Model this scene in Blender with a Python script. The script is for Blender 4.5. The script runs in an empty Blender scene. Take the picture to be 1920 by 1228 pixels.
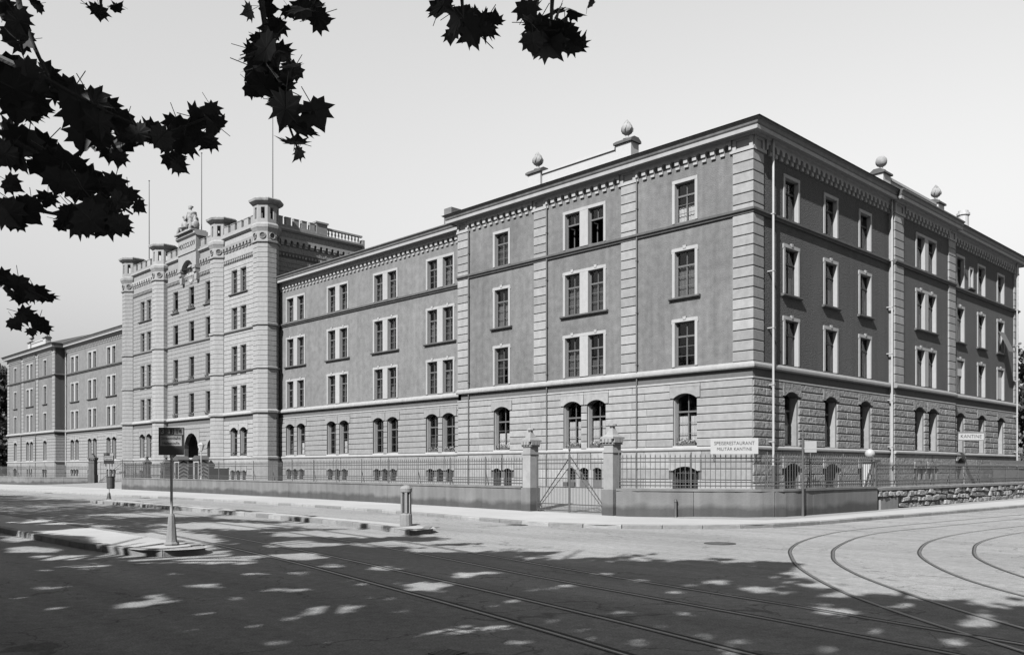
import bpy, bmesh, math, random
from mathutils import Matrix, Vector

random.seed(11)
PI = math.pi
scene = bpy.context.scene
C = scene.collection

# ---------------------------------------------------------------- camera
cam_data = bpy.data.cameras.new('camera')
cam = bpy.data.objects.new('camera', cam_data)
C.objects.link(cam)
cam.location = (21.93, -38.90, 1.70)
cam.rotation_euler = (math.radians(90), 0, math.radians(45.06))
cam_data.sensor_width = 36.0
cam_data.lens = 30.2
cam_data.shift_y = 0.1385
cam_data.clip_start = 0.1
cam_data.clip_end = 2000
scene.camera = cam

# ---------------------------------------------------------------- sky and sun (black-and-white film: all light and all colours are grey)
SUN = Vector((0.80, -3.00, 2.70)).normalized()          # direction towards the sun
SUN_EL = math.asin(SUN.z)
SUN_ROT = math.atan2(SUN.x, SUN.y)
world = bpy.data.worlds.new('World')
scene.world = world
world.use_nodes = True
wn = world.node_tree
wn.nodes.clear()
sky = wn.nodes.new('ShaderNodeTexSky')
sky.sky_type = 'NISHITA'
sky.sun_disc = False
sky.sun_elevation = SUN_EL
sky.sun_rotation = SUN_ROT
sky.altitude = 0
sky.air_density = 2.6
sky.dust_density = 0.3
sky.ozone_density = 1.0
bw = wn.nodes.new('ShaderNodeSeparateColor')
bg = wn.nodes.new('ShaderNodeBackground')
bg.inputs['Strength'].default_value = 0.049
wo = wn.nodes.new('ShaderNodeOutputWorld')
wn.links.new(sky.outputs[0], bw.inputs[0])
wn.links.new(bw.outputs['Blue'], bg.inputs['Color'])          # the film saw mostly blue light
wn.links.new(bg.outputs[0], wo.inputs['Surface'])

sun_data = bpy.data.lights.new('sun', 'SUN')
sun_data.energy = 5.0
sun_data.angle = math.radians(0.55)
sun = bpy.data.objects.new('sun', sun_data)
C.objects.link(sun)
sun.rotation_euler = SUN.to_track_quat('Z', 'Y').to_euler()
sun.location = (0, -60, 60)

scene.view_settings.view_transform = 'Standard'
scene.view_settings.look = 'None'
scene.view_settings.exposure = 1.75
scene.view_settings.gamma = 1.0
scene.render.engine = 'CYCLES'

# ---------------------------------------------------------------- materials
MATS = {}


def mat(name, g, var=0.12, scale=1.5, rough=0.85, bump=0.0, bscale=30.0, spec=0.3, rnd=0.0, streak=0.0, blotch=0.0, metallic=0.0):
    """grey procedural surface: fine grain, broad mottling, vertical streaks, per-piece tone"""
    m = bpy.data.materials.new(name)
    m.use_nodes = True
    nt = m.node_tree
    b = nt.nodes['Principled BSDF']
    b.inputs['Roughness'].default_value = rough
    b.inputs['Metallic'].default_value = metallic
    b.inputs['Specular IOR Level'].default_value = spec
    geo = nt.nodes.new('ShaderNodeNewGeometry')
    n1 = nt.nodes.new('ShaderNodeTexNoise')
    n1.inputs['Scale'].default_value = scale
    n1.inputs['Detail'].default_value = 6
    n1.inputs['Roughness'].default_value = 0.62
    nt.links.new(geo.outputs['Position'], n1.inputs['Vector'])
    mr = nt.nodes.new('ShaderNodeMapRange')
    mr.inputs['From Min'].default_value = 0.25
    mr.inputs['From Max'].default_value = 0.75
    mr.inputs['To Min'].default_value = 1.0 - var
    mr.inputs['To Max'].default_value = 1.0 + var
    nt.links.new(n1.outputs[0], mr.inputs['Value'])
    val = mr.outputs[0]

    def times(a, bsock):
        k = nt.nodes.new('ShaderNodeMath')
        k.operation = 'MULTIPLY'
        nt.links.new(a, k.inputs[0])
        nt.links.new(bsock, k.inputs[1])
        return k.outputs[0]

    def ranged(sock, fmin, fmax, lo, hi):
        k = nt.nodes.new('ShaderNodeMapRange')
        k.inputs['From Min'].default_value = fmin
        k.inputs['From Max'].default_value = fmax
        k.inputs['To Min'].default_value = lo
        k.inputs['To Max'].default_value = hi
        nt.links.new(sock, k.inputs['Value'])
        return k.outputs[0]

    if rnd:
        oi = nt.nodes.new('ShaderNodeObjectInfo')
        val = times(val, ranged(oi.outputs['Random'], 0, 1, 1 - rnd, 1 + rnd))
    if streak:
        mp = nt.nodes.new('ShaderNodeMapping')
        mp.inputs['Scale'].default_value = (1.6, 1.6, 0.10)
        nt.links.new(geo.outputs['Position'], mp.inputs['Vector'])
        n3 = nt.nodes.new('ShaderNodeTexNoise')
        n3.inputs['Scale'].default_value = 1.6
        n3.inputs['Detail'].default_value = 5
        nt.links.new(mp.outputs[0], n3.inputs['Vector'])
        val = times(val, ranged(n3.outputs[0], 0.35, 0.72, 1 + streak * .5, 1 - streak))
    if blotch:
        n4 = nt.nodes.new('ShaderNodeTexNoise')
        n4.inputs['Scale'].default_value = 0.22
        n4.inputs['Detail'].default_value = 4
        nt.links.new(geo.outputs['Position'], n4.inputs['Vector'])
        val = times(val, ranged(n4.outputs[0], 0.3, 0.7, 1 - blotch, 1 + blotch))
    k = nt.nodes.new('ShaderNodeMath')
    k.operation = 'MULTIPLY'
    k.inputs[1].default_value = g
    nt.links.new(val, k.inputs[0])
    nt.links.new(k.outputs[0], b.inputs['Base Color'])
    if bump:
        n2 = nt.nodes.new('ShaderNodeTexNoise')
        n2.inputs['Scale'].default_value = bscale
        n2.inputs['Detail'].default_value = 5
        nt.links.new(geo.outputs['Position'], n2.inputs['Vector'])
        bp = nt.nodes.new('ShaderNodeBump')
        bp.inputs['Strength'].default_value = min(1.0, bump)
        bp.inputs['Distance'].default_value = 0.03 * max(1.0, bump)
        nt.links.new(n2.outputs[0], bp.inputs['Height'])
        nt.links.new(bp.outputs[0], b.inputs['Normal'])
    MATS[name] = m
    return m


mat('plaster', 0.0616, var=0.26, scale=2.4, rough=0.92, bump=0.9, bscale=18, streak=0.18, blotch=0.15)
mat('wing_plaster', 0.0704, var=0.22, scale=2.4, rough=0.92, bump=0.9, bscale=18, streak=0.10, blotch=0.10)
mat('shaded_roughcast', 0.0318, var=0.3, scale=14, rough=0.95, bump=1.9, bscale=16, blotch=0.10, streak=.12)  # toned below the street plaster: shade of the side faces put into the colour
mat('stone', 0.111, var=0.16, scale=4, rough=0.85, bump=0.25, bscale=40, rnd=0.16, streak=0.08)
mat('rock_stone', 0.101, var=0.22, scale=5, rough=0.9, bump=2.6, bscale=5.5, rnd=0.10)
mat('trim', 0.141, var=0.07, scale=4, rough=0.8, bump=0.1, streak=0.10)
mat('weathered_trim', 0.0349, var=0.2, scale=3, rough=0.85, bump=0.1, streak=0.2)
mat('white_paint', 0.178, var=0.05, scale=5, rough=0.55)
mat('joint', 0.0448, var=0.15, scale=4, rough=0.95)
mat('gutter_metal', 0.0504, var=0.25, scale=2.5, rough=0.55, streak=0.25, spec=0.4)
mat('slate', 0.0264, var=0.2, scale=4, rough=0.7, bump=0.3)
mat('sash_wood', 0.048, var=0.1, scale=6, rough=0.6)
mat('dark_wood', 0.0145, var=0.2, scale=6, rough=0.6)
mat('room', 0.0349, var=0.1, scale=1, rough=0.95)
mat('cloth', 0.037, var=0.15, scale=4, rough=0.95, rnd=0.6)
mat('white_cloth', 0.253, var=0.08, scale=4, rough=0.95, rnd=0.1)
mat('iron', 0.029, var=0.2, scale=8, rough=0.6, spec=0.4)
mat('light_iron', 0.0308, var=0.12, scale=8, rough=0.6, spec=0.4)
mat('pipe_metal', 0.164, var=0.10, scale=3, rough=0.5, streak=.1)
mat('render_wall', 0.0668, var=0.14, scale=1.6, rough=0.92, bump=0.3, bscale=20, streak=0.22, blotch=.12)
mat('stained_wall', 0.0495, var=0.22, scale=2.5, rough=0.95, bump=0.3, bscale=20, streak=0.35)
mat('rubble', 0.105, var=0.30, scale=3.5, rough=0.92, bump=2.0, bscale=8, rnd=0.38)
mat('mortar', 0.0468, var=0.2, scale=4, rough=0.95)
mat('asphalt', 0.122, var=0.24, scale=7, rough=0.82, bump=0.3, bscale=60, blotch=0.10, spec=0.03)
mat('pavement', 0.172, var=0.07, scale=1.3, rough=0.9, bump=0.2, bscale=40, blotch=0.08, spec=0.05)
mat('gravel', 0.105, var=0.2, scale=9, rough=0.95, bump=0.5, bscale=30)
mat('kerb', 0.0991, var=0.2, scale=5, rough=0.9, bump=0.5, bscale=25, rnd=0.28)
mat('rail_steel', 0.122, var=0.1, scale=6, rough=0.32, spec=0.6, metallic=0.6)
mat('rail_groove', 0.006, var=0.3, scale=6, rough=0.9)
mat('concrete', 0.1, var=0.12, scale=5, rough=0.9, bump=0.3, streak=.2)
mat('black_enamel', 0.0066, var=0.2, scale=4, rough=0.35, spec=0.5)
mat('sign_cream', 0.122, var=0.08, scale=6, rough=0.5)
mat('sign_white', 0.15, var=0.05, scale=6, rough=0.6)
mat('sign_black', 0.0066, var=0.1, scale=6, rough=0.6)
mat('bark', 0.0349, var=0.35, scale=4, rough=0.95, bump=0.8, bscale=12, blotch=.2)
mat('leaf_dark', 0.021, var=0.3, scale=9, rough=0.6, spec=0.35, rnd=0.35)
mat('leaf_crown', 0.0252, var=0.4, scale=2.2, rough=0.65, spec=0.3)
mat('flower', 0.122, var=0.75, scale=14, rough=0.9)
mat('flower_leaf', 0.0145, var=0.4, scale=12, rough=0.8)
mat('statue_stone', 0.117, var=0.35, scale=3.0, rough=0.9, bump=0.5, bscale=10)
mat('lamp_glass', 0.219, var=0.03, scale=4, rough=0.25, spec=0.5)
mat('tin', 0.0204, var=0.25, scale=4, rough=0.6)


def glass_material():
    m = bpy.data.materials.new('window_glass')
    m.use_nodes = True
    nt = m.node_tree
    nt.nodes.clear()
    out = nt.nodes.new('ShaderNodeOutputMaterial')
    mix = nt.nodes.new('ShaderNodeMixShader')
    tr = nt.nodes.new('ShaderNodeBsdfTransparent')
    tr.inputs['Color'].default_value = (0.86, 0.86, 0.86, 1)
    gl = nt.nodes.new('ShaderNodeBsdfGlossy')
    gl.inputs['Roughness'].default_value = 0.03
    gl.inputs['Color'].default_value = (0.9, 0.9, 0.9, 1)
    geo = nt.nodes.new('ShaderNodeNewGeometry')
    n = nt.nodes.new('ShaderNodeTexNoise')
    n.inputs['Scale'].default_value = 1.8
    nt.links.new(geo.outputs['Position'], n.inputs['Vector'])
    bp = nt.nodes.new('ShaderNodeBump')
    bp.inputs['Strength'].default_value = 0.14
    nt.links.new(n.outputs[0], bp.inputs['Height'])
    nt.links.new(bp.outputs[0], gl.inputs['Normal'])
    fr = nt.nodes.new('ShaderNodeFresnel')
    fr.inputs['IOR'].default_value = 1.5
    inv = nt.nodes.new('ShaderNodeMath')
    inv.operation = 'SUBTRACT'
    inv.inputs[0].default_value = 1.0
    nt.links.new(geo.outputs['Backfacing'], inv.inputs[1])
    mul = nt.nodes.new('ShaderNodeMath')
    mul.operation = 'MULTIPLY'
    nt.links.new(fr.outputs[0], mul.inputs[0])
    nt.links.new(inv.outputs[0], mul.inputs[1])
    nt.links.new(mul.outputs[0], mix.inputs[0])
    nt.links.new(tr.outputs[0], mix.inputs[1])
    nt.links.new(gl.outputs[0], mix.inputs[2])
    nt.links.new(mix.outputs[0], out.inputs['Surface'])
    MATS['window_glass'] = m


glass_material()

# ---------------------------------------------------------------- helpers


class Frame:
    """a facade: s runs along it, d stands out of it, z is up"""

    def __init__(self, o, along, n):
        self.o = Vector((o[0], o[1], 0))
        self.a = Vector((along[0], along[1], 0)).normalized()
        self.n = Vector((n[0], n[1], 0)).normalized()
        self.hand = 1 if self.a.cross(self.n).z > 0 else -1

    def P(self, s, d, z):
        p = self.o + self.a * s + self.n * d
        return (p.x, p.y, z)

    def M(self, s, d, z):
        x = self.a * self.hand
        p = self.P(s, d, z)
        return Matrix(((x.x, self.n.x, 0, p[0]), (x.y, self.n.y, 0, p[1]), (0, 0, 1, p[2]), (0, 0, 0, 1)))

    def off(self, d):
        p = self.P(0, d, 0)
        return Frame((p[0], p[1]), self.a, self.n)


WORLD = Frame((0, 0), (1, 0), (0, 1))


class MB:
    def __init__(self):
        self.v = []
        self.f = []

    def add(self, vs, fs):
        k = len(self.v)
        self.v += [tuple(p) for p in vs]
        self.f += [tuple(i + k for i in q) for q in fs]
        return self

    def box(self, s0, s1, d0, d1, z0, z1, fr=WORLD, ch=0.0):
        """box; with ch the front (d1) edges are chamfered"""
        P = fr.P
        if ch <= 0:
            vs = [P(s0, d0, z0), P(s1, d0, z0), P(s1, d1, z0), P(s0, d1, z0), P(s0, d0, z1), P(s1, d0, z1), P(s1, d1, z1), P(s0, d1, z1)]
            return self.add(vs, [(0, 1, 2, 3), (4, 7, 6, 5), (0, 4, 5, 1), (1, 5, 6, 2), (2, 6, 7, 3), (3, 7, 4, 0)])
        e = d1 - ch
        vs = []
        for d, c in ((d0, 0), (e, 0), (d1, ch)):
            vs += [P(s0 + c, d, z0 + c), P(s1 - c, d, z0 + c), P(s1 - c, d, z1 - c), P(s0 + c, d, z1 - c)]
        fs = [(0, 1, 2, 3), (8, 11, 10, 9)]
        for r in (0, 4):
            for i in range(4):
                j = (i + 1) % 4
                fs.append((r + i, r + 4 + i, r + 4 + j, r + j))
        return self.add(vs, fs)

    def prism(self, poly, z0, z1):
        """vertical prism over a plan polygon"""
        n = len(poly)
        vs = [(p[0], p[1], z0) for p in poly] + [(p[0], p[1], z1) for p in poly]
        fs = [tuple(range(n - 1, -1, -1)), tuple(range(n, 2 * n))]
        fs += [(i, (i + 1) % n, n + (i + 1) % n, n + i) for i in range(n)]
        return self.add(vs, fs)

    def slab(self, prof, d0, d1, fr=WORLD):
        """extrude an outline given in (s, z) from d0 to d1"""
        n = len(prof)
        vs = [fr.P(s, d0, z) for s, z in prof] + [fr.P(s, d1, z) for s, z in prof]
        fs = [tuple(range(n - 1, -1, -1)), tuple(range(n, 2 * n))]
        fs += [(i, (i + 1) % n, n + (i + 1) % n, n + i) for i in range(n)]
        return self.add(vs, fs)

    def molding(self, prof, s0, s1, fr=WORLD, k0=0.0, k1=0.0):
        """run a (d, z) profile along the facade; k mitres an end round an outer corner"""
        n = len(prof)
        vs = [fr.P(s0 - k0 * d, d, z) for d, z in prof] + [fr.P(s1 + k1 * d, d, z) for d, z in prof]
        fs = [tuple(range(n - 1, -1, -1)), tuple(range(n, 2 * n))]
        fs += [(i, (i + 1) % n, n + (i + 1) % n, n + i) for i in range(n)]
        return self.add(vs, fs)

    def lathe(self, prof, cx=0, cy=0, seg=16, rot=0.0, z=0.0):
        """turn an (r, z) profile round a vertical axis"""
        vs = []
        for r, zz in prof:
            for i in range(seg):
                a = rot + 2 * PI * i / seg
                vs.append((cx + r * math.cos(a), cy + r * math.sin(a), zz + z))
        fs = [tuple(range(seg - 1, -1, -1))]
        for k in range(len(prof) - 1):
            for i in range(seg):
                j = (i + 1) % seg
                fs.append((k * seg + i, k * seg + j, (k + 1) * seg + j, (k + 1) * seg + i))
        fs.append(tuple(range((len(prof) - 1) * seg, len(prof) * seg)))
        return self.add(vs, fs)

    def tube(self, pts, r0, r1=None, seg=6):
        """a round bar through points, tapering from r0 to r1"""
        pts = [Vector(p) for p in pts]
        r1 = r0 if r1 is None else r1
        n = len(pts)
        vs, fs = [], []
        ref = Vector((0.21, 0.13, 0.97))
        for i, p in enumerate(pts):
            t = (pts[min(i + 1, n - 1)] - pts[max(i - 1, 0)]).normalized()
            if abs(t.dot(ref)) > 0.97:
                ref2 = Vector((1, 0, 0))
            else:
                ref2 = ref
            u = t.cross(ref2).normalized()
            w = t.cross(u)
            r = r0 + (r1 - r0) * i / max(1, n - 1)
            for k in range(seg):
                a = 2 * PI * k / seg
                vs.append(p + u * (r * math.cos(a)) + w * (r * math.sin(a)))
        fs.append(tuple(range(seg - 1, -1, -1)))
        for i in range(n - 1):
            for k in range(seg):
                j = (k + 1) % seg
                fs.append((i * seg + k, i * seg + j, (i + 1) * seg + j, (i + 1) * seg + k))
        fs.append(tuple(range((n - 1) * seg, n * seg)))
        return self.add(vs, fs)

    def sheet(self, poly, z):
        return self.add([(p[0], p[1], z) for p in poly], [tuple(range(len(poly)))])

    def mesh(self, name, material=None, recalc=True, smooth=False):
        me = bpy.data.meshes.new(name)
        me.from_pydata(self.v, [], self.f)
        if recalc:
            bm = bmesh.new()
            bm.from_mesh(me)
            bmesh.ops.recalc_face_normals(bm, faces=bm.faces)
            bm.to_mesh(me)
            bm.free()
        if smooth:
            me.polygons.foreach_set('use_smooth', [True] * len(me.polygons))
        me.update()
        if material:
            me.materials.append(MATS[material])
        return me


def link(name, data, parent=None, M=None):
    o = bpy.data.objects.new(name, data)
    C.objects.link(o)
    if parent is not None:
        o.parent = parent
    if M is not None:
        o.matrix_basis = M
    return o


def obj(name, mb, material, parent=None, M=None, smooth=False, kind=None, recalc=True):
    o = link(name, mb.mesh(name, material, recalc, smooth), parent, M)
    if kind:
        o['kind'] = kind
    return o


def tag(o, label, cat=None, group=None, kind=None):
    o['label'] = label
    if cat:
        o['category'] = cat
    if group:
        o['group'] = group
    if kind:
        o['kind'] = kind
    return o


def thing(name, label, cat, loc=(0, 0, 0), rz=0.0, group=None):
    o = link(name, None, None, Matrix.Translation(loc) @ Matrix.Rotation(rz, 4, 'Z'))
    o.empty_display_size = 0.3
    return tag(o, label, cat, group)


def T(x=0, y=0, z=0, rz=0.0):
    return Matrix.Translation((x, y, z)) @ Matrix.Rotation(rz, 4, 'Z')


def arch(a, b, z, rise, n=8):
    """points of a segmental arch from (a, z) to (b, z)"""
    w = (b - a) / 2
    c = (a + b) / 2
    if rise <= 0:
        return [(a, z), (b, z)]
    R = (w * w + rise * rise) / (2 * rise)
    t = math.asin(min(1, w / R)) if rise <= w else PI - math.asin(w / R)
    zc = z + rise - R
    return [(c + R * math.sin(-t + 2 * t * i / n), zc + R * math.cos(-t + 2 * t * i / n)) for i in range(n + 1)]


def lettering(name, body, size, M, material, parent=None, ext=0.004, spacing=1.0, sx=1.0):
    cu = bpy.data.curves.new(name, 'FONT')
    cu.body = body
    cu.size = size
    cu.align_x = 'CENTER'
    cu.align_y = 'CENTER'
    cu.extrude = ext
    cu.space_character = spacing
    tmp = bpy.data.objects.new(name + '_curve', cu)
    C.objects.link(tmp)
    dg = bpy.context.evaluated_depsgraph_get()
    me = bpy.data.meshes.new_from_object(tmp.evaluated_get(dg))
    bpy.data.objects.remove(tmp)
    bpy.data.curves.remove(cu)
    me.materials.clear()
    me.materials.append(MATS[material])
    # text lies in x,y: stand it up so that it faces +y of the frame's matrix
    R = Matrix(((-sx, 0, 0, 0), (0, 0, 1, 0), (0, 1, 0, 0), (0, 0, 0, 1)))
    return link(name, me, parent, M @ R)

# ---------------------------------------------------------------- the barracks: one building, its walls, windows, stones and roofs are parts
BB = thing('barracks_building', 'long four-storey barracks of plaster and light stone with castellated middle tower', 'building')

FL = Frame((0, 0), (-1, 0), (0, -1))                    # street front of both end pavilions
FW = Frame((0, 1.4), (-1, 0), (0, -1))                  # the wings stand back
FR = Frame((0, 0), (0.0277, 0.9996), (0.9996, -0.0277))  # side-street front
FRC = FR.off(0.30)
R_LEN = 40.95
PAV = 22.25                                             # pavilion width
MIR = 128.06                                            # mirror line * 2 of the street front
Z_BASE, Z_BAND, Z_ATT, Z_TOP = 2.84, 7.13, 14.85, 18.45


def wall_mesh(mb, fr, s0, s1, z0, z1, holes, reveal=0.32):
    """a wall face with real openings; hole = (a, b, bottom, spring, rise)"""
    P = fr.P
    sb = sorted({round(x, 4) for x in [s0, s1] + [h[0] for h in holes] + [h[1] for h in holes]})
    zb = sorted({round(x, 4) for x in [z0, z1] + [h[2] for h in holes] + [h[3] + h[4] for h in holes]})
    for i in range(len(sb) - 1):
        for j in range(len(zb) - 1):
            cs, cz = (sb[i] + sb[i + 1]) / 2, (zb[j] + zb[j + 1]) / 2
            if any(h[0] < cs < h[1] and h[2] < cz < h[3] + h[4] for h in holes):
                continue
            mb.add([P(sb[i], 0, zb[j]), P(sb[i + 1], 0, zb[j]), P(sb[i + 1], 0, zb[j + 1]), P(sb[i], 0, zb[j + 1])], [(0, 1, 2, 3)])
    for a, b, zbt, sp, rise in holes:
        pts = arch(a, b, sp, rise)
        if rise > 0:
            for (p, q), (r, t) in zip(pts[:-1], pts[1:]):
                mb.add([P(p, 0, q), P(r, 0, t), P(r, 0, sp + rise), P(p, 0, sp + rise)], [(0, 1, 2, 3)])
        ring = [(a, zbt)] + pts + [(b, zbt)]
        for k in range(len(ring)):
            p, q = ring[k], ring[(k + 1) % len(ring)]
            mb.add([P(p[0], 0, p[1]), P(q[0], 0, q[1]), P(q[0], -reveal, q[1]), P(p[0], -reveal, p[1])], [(0, 1, 2, 3)])


# ---- windows: shared meshes in local space (x across, y outwards, z up from the bottom of the opening)
CACHE = {}


def cached(key, make):
    if key not in CACHE:
        CACHE[key] = make()
    return CACHE[key]


def surround_mesh(lights, w, h, m=0.165, keys=True, foot=0.0):
    mb = MB()
    xs = sorted(lights)
    x0, x1 = xs[0] - w / 2 - m, xs[-1] + w / 2 + m
    edges = [x0] + [v for c in xs for v in (c - w / 2, c + w / 2)] + [x1]
    for k in range(0, len(edges), 2):
        mb.box(edges[k], edges[k + 1], -0.25, 0.055, -foot, h)
    mb.box(x0 - 0.0, x1 + 0.0, -0.25, 0.062, h + 0.001, h + 0.18)
    if keys:
        mb.box(x0 - 0.04, x0 + 0.12, -0.1, 0.05, h - 0.08, h + 0.16)
        mb.box(x1 - 0.12, x1 + 0.04, -0.1, 0.05, h - 0.08, h + 0.16)
        for c in xs:
            mb.slab([(c - 0.08, h + 0.1), (c + 0.08, h + 0.1), (c + 0.11, h + 0.27), (c - 0.11, h + 0.27)], -0.1, 0.09)
    return mb.mesh('window', 'trim')


def sash_mesh(w, h, rise, rows, material='sash_wood', y=-0.22, tr=0.68, opened=False):
    mb = MB()
    f = 0.065
    x0, x1 = -w / 2, w / 2
    mb.box(x0, x0 + f, y - 0.03, y + 0.03, 0, h)
    mb.box(x1 - f, x1, y - 0.03, y + 0.03, 0, h)
    mb.box(x0 + f, x1 - f, y - 0.03, y + 0.03, 0, f + 0.02)
    if rise > 0:
        o, i = arch(x0, x1, h, rise), arch(x0 + f, x1 - f, h - 0.001, rise - 0.03)
        for k in range(len(o) - 1):
            mb.slab([i[k], i[k + 1], o[k + 1], o[k]], y - 0.03, y + 0.03)
    else:
        mb.box(x0 + f, x1 - f, y - 0.03, y + 0.03, h - f, h)
    zt = tr * h
    mb.box(x0 + f, x1 - f, y - 0.04, y + 0.07, zt - 0.045, zt + 0.045)
    if opened:                      # lower casements swung inwards
        for sg in (-1, 1):
            xa = sg * (w / 2 - f - 0.02)
            mb.box(xa - 0.025, xa + 0.025, y - 0.5, y - 0.04, 0.08, 0.14).box(xa - 0.025, xa + 0.025, y - 0.5, y - 0.04, zt - 0.12, zt - 0.06).box(xa - 0.025, xa + 0.025, y - 0.55, y - 0.5, 0.08, zt - 0.06)
    else:
        mb.box(-0.03, 0.03, y - 0.035, y + 0.04, f + 0.02, zt - 0.045)
    mb.box(-0.02, 0.02, y - 0.03, y + 0.03, zt + 0.045, h - (f if rise <= 0 else 0) + rise * 0.8)
    for r in range(1, rows):
        z = (zt - f) * r / rows + f
        mb.box(x0 + f, -0.03, y - 0.015, y + 0.018, z - 0.013, z + 0.013)
        mb.box(0.03, x1 - f, y - 0.015, y + 0.018, z - 0.013, z + 0.013)
    return mb.mesh('sash', material)


def pane_meshes(w, h, rise, rows, split, y=-0.22, tr=0.68, opened=False):
    f = 0.065
    zt = tr * h
    out = []
    if not split:
        mb = MB()
        pts = [(-w / 2 + 0.03, 0.03), (w / 2 - 0.03, 0.03)] + (list(reversed(arch(-w / 2 + 0.03, w / 2 - 0.03, h, max(rise - 0.03, 0.001)))) if rise > 0 else [(w / 2 - 0.03, h - 0.03), (-w / 2 + 0.03, h - 0.03)])
        mb.slab(pts, y - 0.003, y + 0.003)
        return [mb.mesh('pane', 'window_glass')]
    for sgn in (-1, 1):
        a, b = (-w / 2 + f - 0.01, -0.02) if sgn < 0 else (0.02, w / 2 - f + 0.01)
        for r in range(0 if opened else rows):
            z0 = f + (zt - f) * r / rows
            z1 = f + (zt - f) * (r + 1) / rows
            out.append(MB().box(a, b, y - 0.003, y + 0.003, z0 + 0.005, z1 - 0.005).mesh('pane', 'window_glass'))
        if rise > 0:
            up = [p for p in arch(-w / 2 + f, w / 2 - f, h, rise - 0.03, 8) if (p[0] <= 0.001 if sgn < 0 else p[0] >= -0.001)]
            if sgn < 0:
                pts = [(a, zt + 0.02), (b, zt + 0.02)] + list(reversed(up))
            else:
                pts = [(a, zt + 0.02), (b, zt + 0.02)] + list(reversed(up))
            out.append(MB().slab(pts, y - 0.003, y + 0.003).mesh('pane', 'window_glass'))
        else:
            out.append(MB().box(a, b, y - 0.003, y + 0.003, zt + 0.02, h - f + 0.01).mesh('pane', 'window_glass'))
    return out


def curtain_mesh(w, z0, z1, material, y, parted=0.0):
    mb = MB()
    n = 16
    for a, b in (((-w / 2 + 0.02, w / 2 - 0.02),) if parted <= 0 else ((-w / 2 + 0.02, -w / 2 + w * (0.5 - parted / 2)), (w / 2 - w * (0.5 - parted / 2), w / 2 - 0.02))):
        vs, fs = [], []
        for k in range(n + 1):
            x = a + (b - a) * k / n
            yy = y + 0.025 * math.sin(k * 2.4)
            vs += [(x, yy, z0), (x, yy, z1)]
        for k in range(n):
            fs.append((2 * k, 2 * k + 2, 2 * k + 3, 2 * k + 1))
        mb.add(vs, fs)
    return mb.mesh('curtain', material, recalc=False)


def sill_mesh(x0, x1, mname='weathered_trim'):
    return MB().molding([(-0.25, -0.16), (0.10, -0.16), (0.19, -0.11), (0.19, -0.03), (-0.25, -0.001)], x0, x1).mesh('sill', mname)


CURTAINS = ['none', 'low', 'low', 'full', 'full', 'parted', 'parted', 'full']


def rect_window(fr, s, z, lights, w, h, sill=True, keys=True, split=False, rows=3, curtains=None, surround=True, dark=False, sill_m='weathered_trim', opened=False):
    M = fr.M(s, 0, z)
    lk = tuple(lights)
    sash_mat = 'dark_wood' if dark else 'sash_wood'
    if surround:
        win = link('window', cached(('sur', lk, w, h, keys, sill), lambda: surround_mesh(lk, w, h, keys=keys)), BB, M)
    else:
        win = link('window', cached(('plain', lk, w, h), lambda: plain_reveal(lk, w, h)), BB, M)
    if sill:
        link('sill', cached(('sill', lk, w, sill_m), lambda: sill_mesh(lk[0] - w / 2 - 0.34, lk[-1] + w / 2 + 0.34, sill_m)), win)
    for c in lk:
        t = Matrix.Translation((c, 0, 0))
        rw = 1 if opened else rows
        link('sash', cached(('sash', w, h, 0, rw, sash_mat, opened), lambda: sash_mesh(w, h, 0, rw, sash_mat, opened=opened)), win, t)
        for pm in cached(('pane', w, h, 0, rw, split or opened, opened), lambda: pane_meshes(w, h, 0, rw, split or opened, opened=opened)):
            link('pane', pm, win, t)
        hang_curtain(win, t, w, h, random.choice(curtains or CURTAINS), -0.36)
    return win


def hang_curtain(win, t, w, h, kind, y):
    if kind == 'none':
        return
    m = 'cloth'
    if kind.startswith('white'):
        m = 'white_cloth'
    if kind in ('low', 'white_low'):
        a = (w, 0.03, h * 0.42, m, y, 0.0)
    elif kind == 'white_half':
        a = (w, 0.03, h * 0.62, m, y, 0.1)
    elif kind in ('parted', 'white_parted'):
        a = (w, 0.03, h * 0.97, m, y, 0.45)
    else:
        a = (w, 0.03, h * 0.70, m, y, 0.0)
    link('curtain', cached(('cur',) + a, lambda: curtain_mesh(*a)), win, t)


def plain_reveal(lights, w, h):
    """thin stone lining of an opening without a raised surround"""
    mb = MB()
    for c in lights:
        mb.box(c - w / 2 - 0.05, c - w / 2, -0.25, -0.004, 0, h)
        mb.box(c + w / 2, c + w / 2 + 0.05, -0.25, -0.004, 0, h)
        mb.box(c - w / 2 - 0.05, c + w / 2 + 0.05, -0.25, -0.004, h, h + 0.05)
    return mb.mesh('window', 'trim')


def arch_lining(lights, w, h, depth, m='white_paint'):
    mb = MB()
    for c in lights:
        mb.box(c - w / 2 - 0.018, c - w / 2 + 0.03, -depth, -0.09, 0, h - 0.02)
        mb.box(c + w / 2 - 0.03, c + w / 2 + 0.018, -depth, -0.09, 0, h - 0.02)
        mb.molding([(-depth, -0.08), (0.06, -0.08), (0.06, 0.0), (-depth, 0.05)], c - w / 2 - 0.018, c + w / 2 + 0.018)
    return mb.mesh('window', m)


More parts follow.
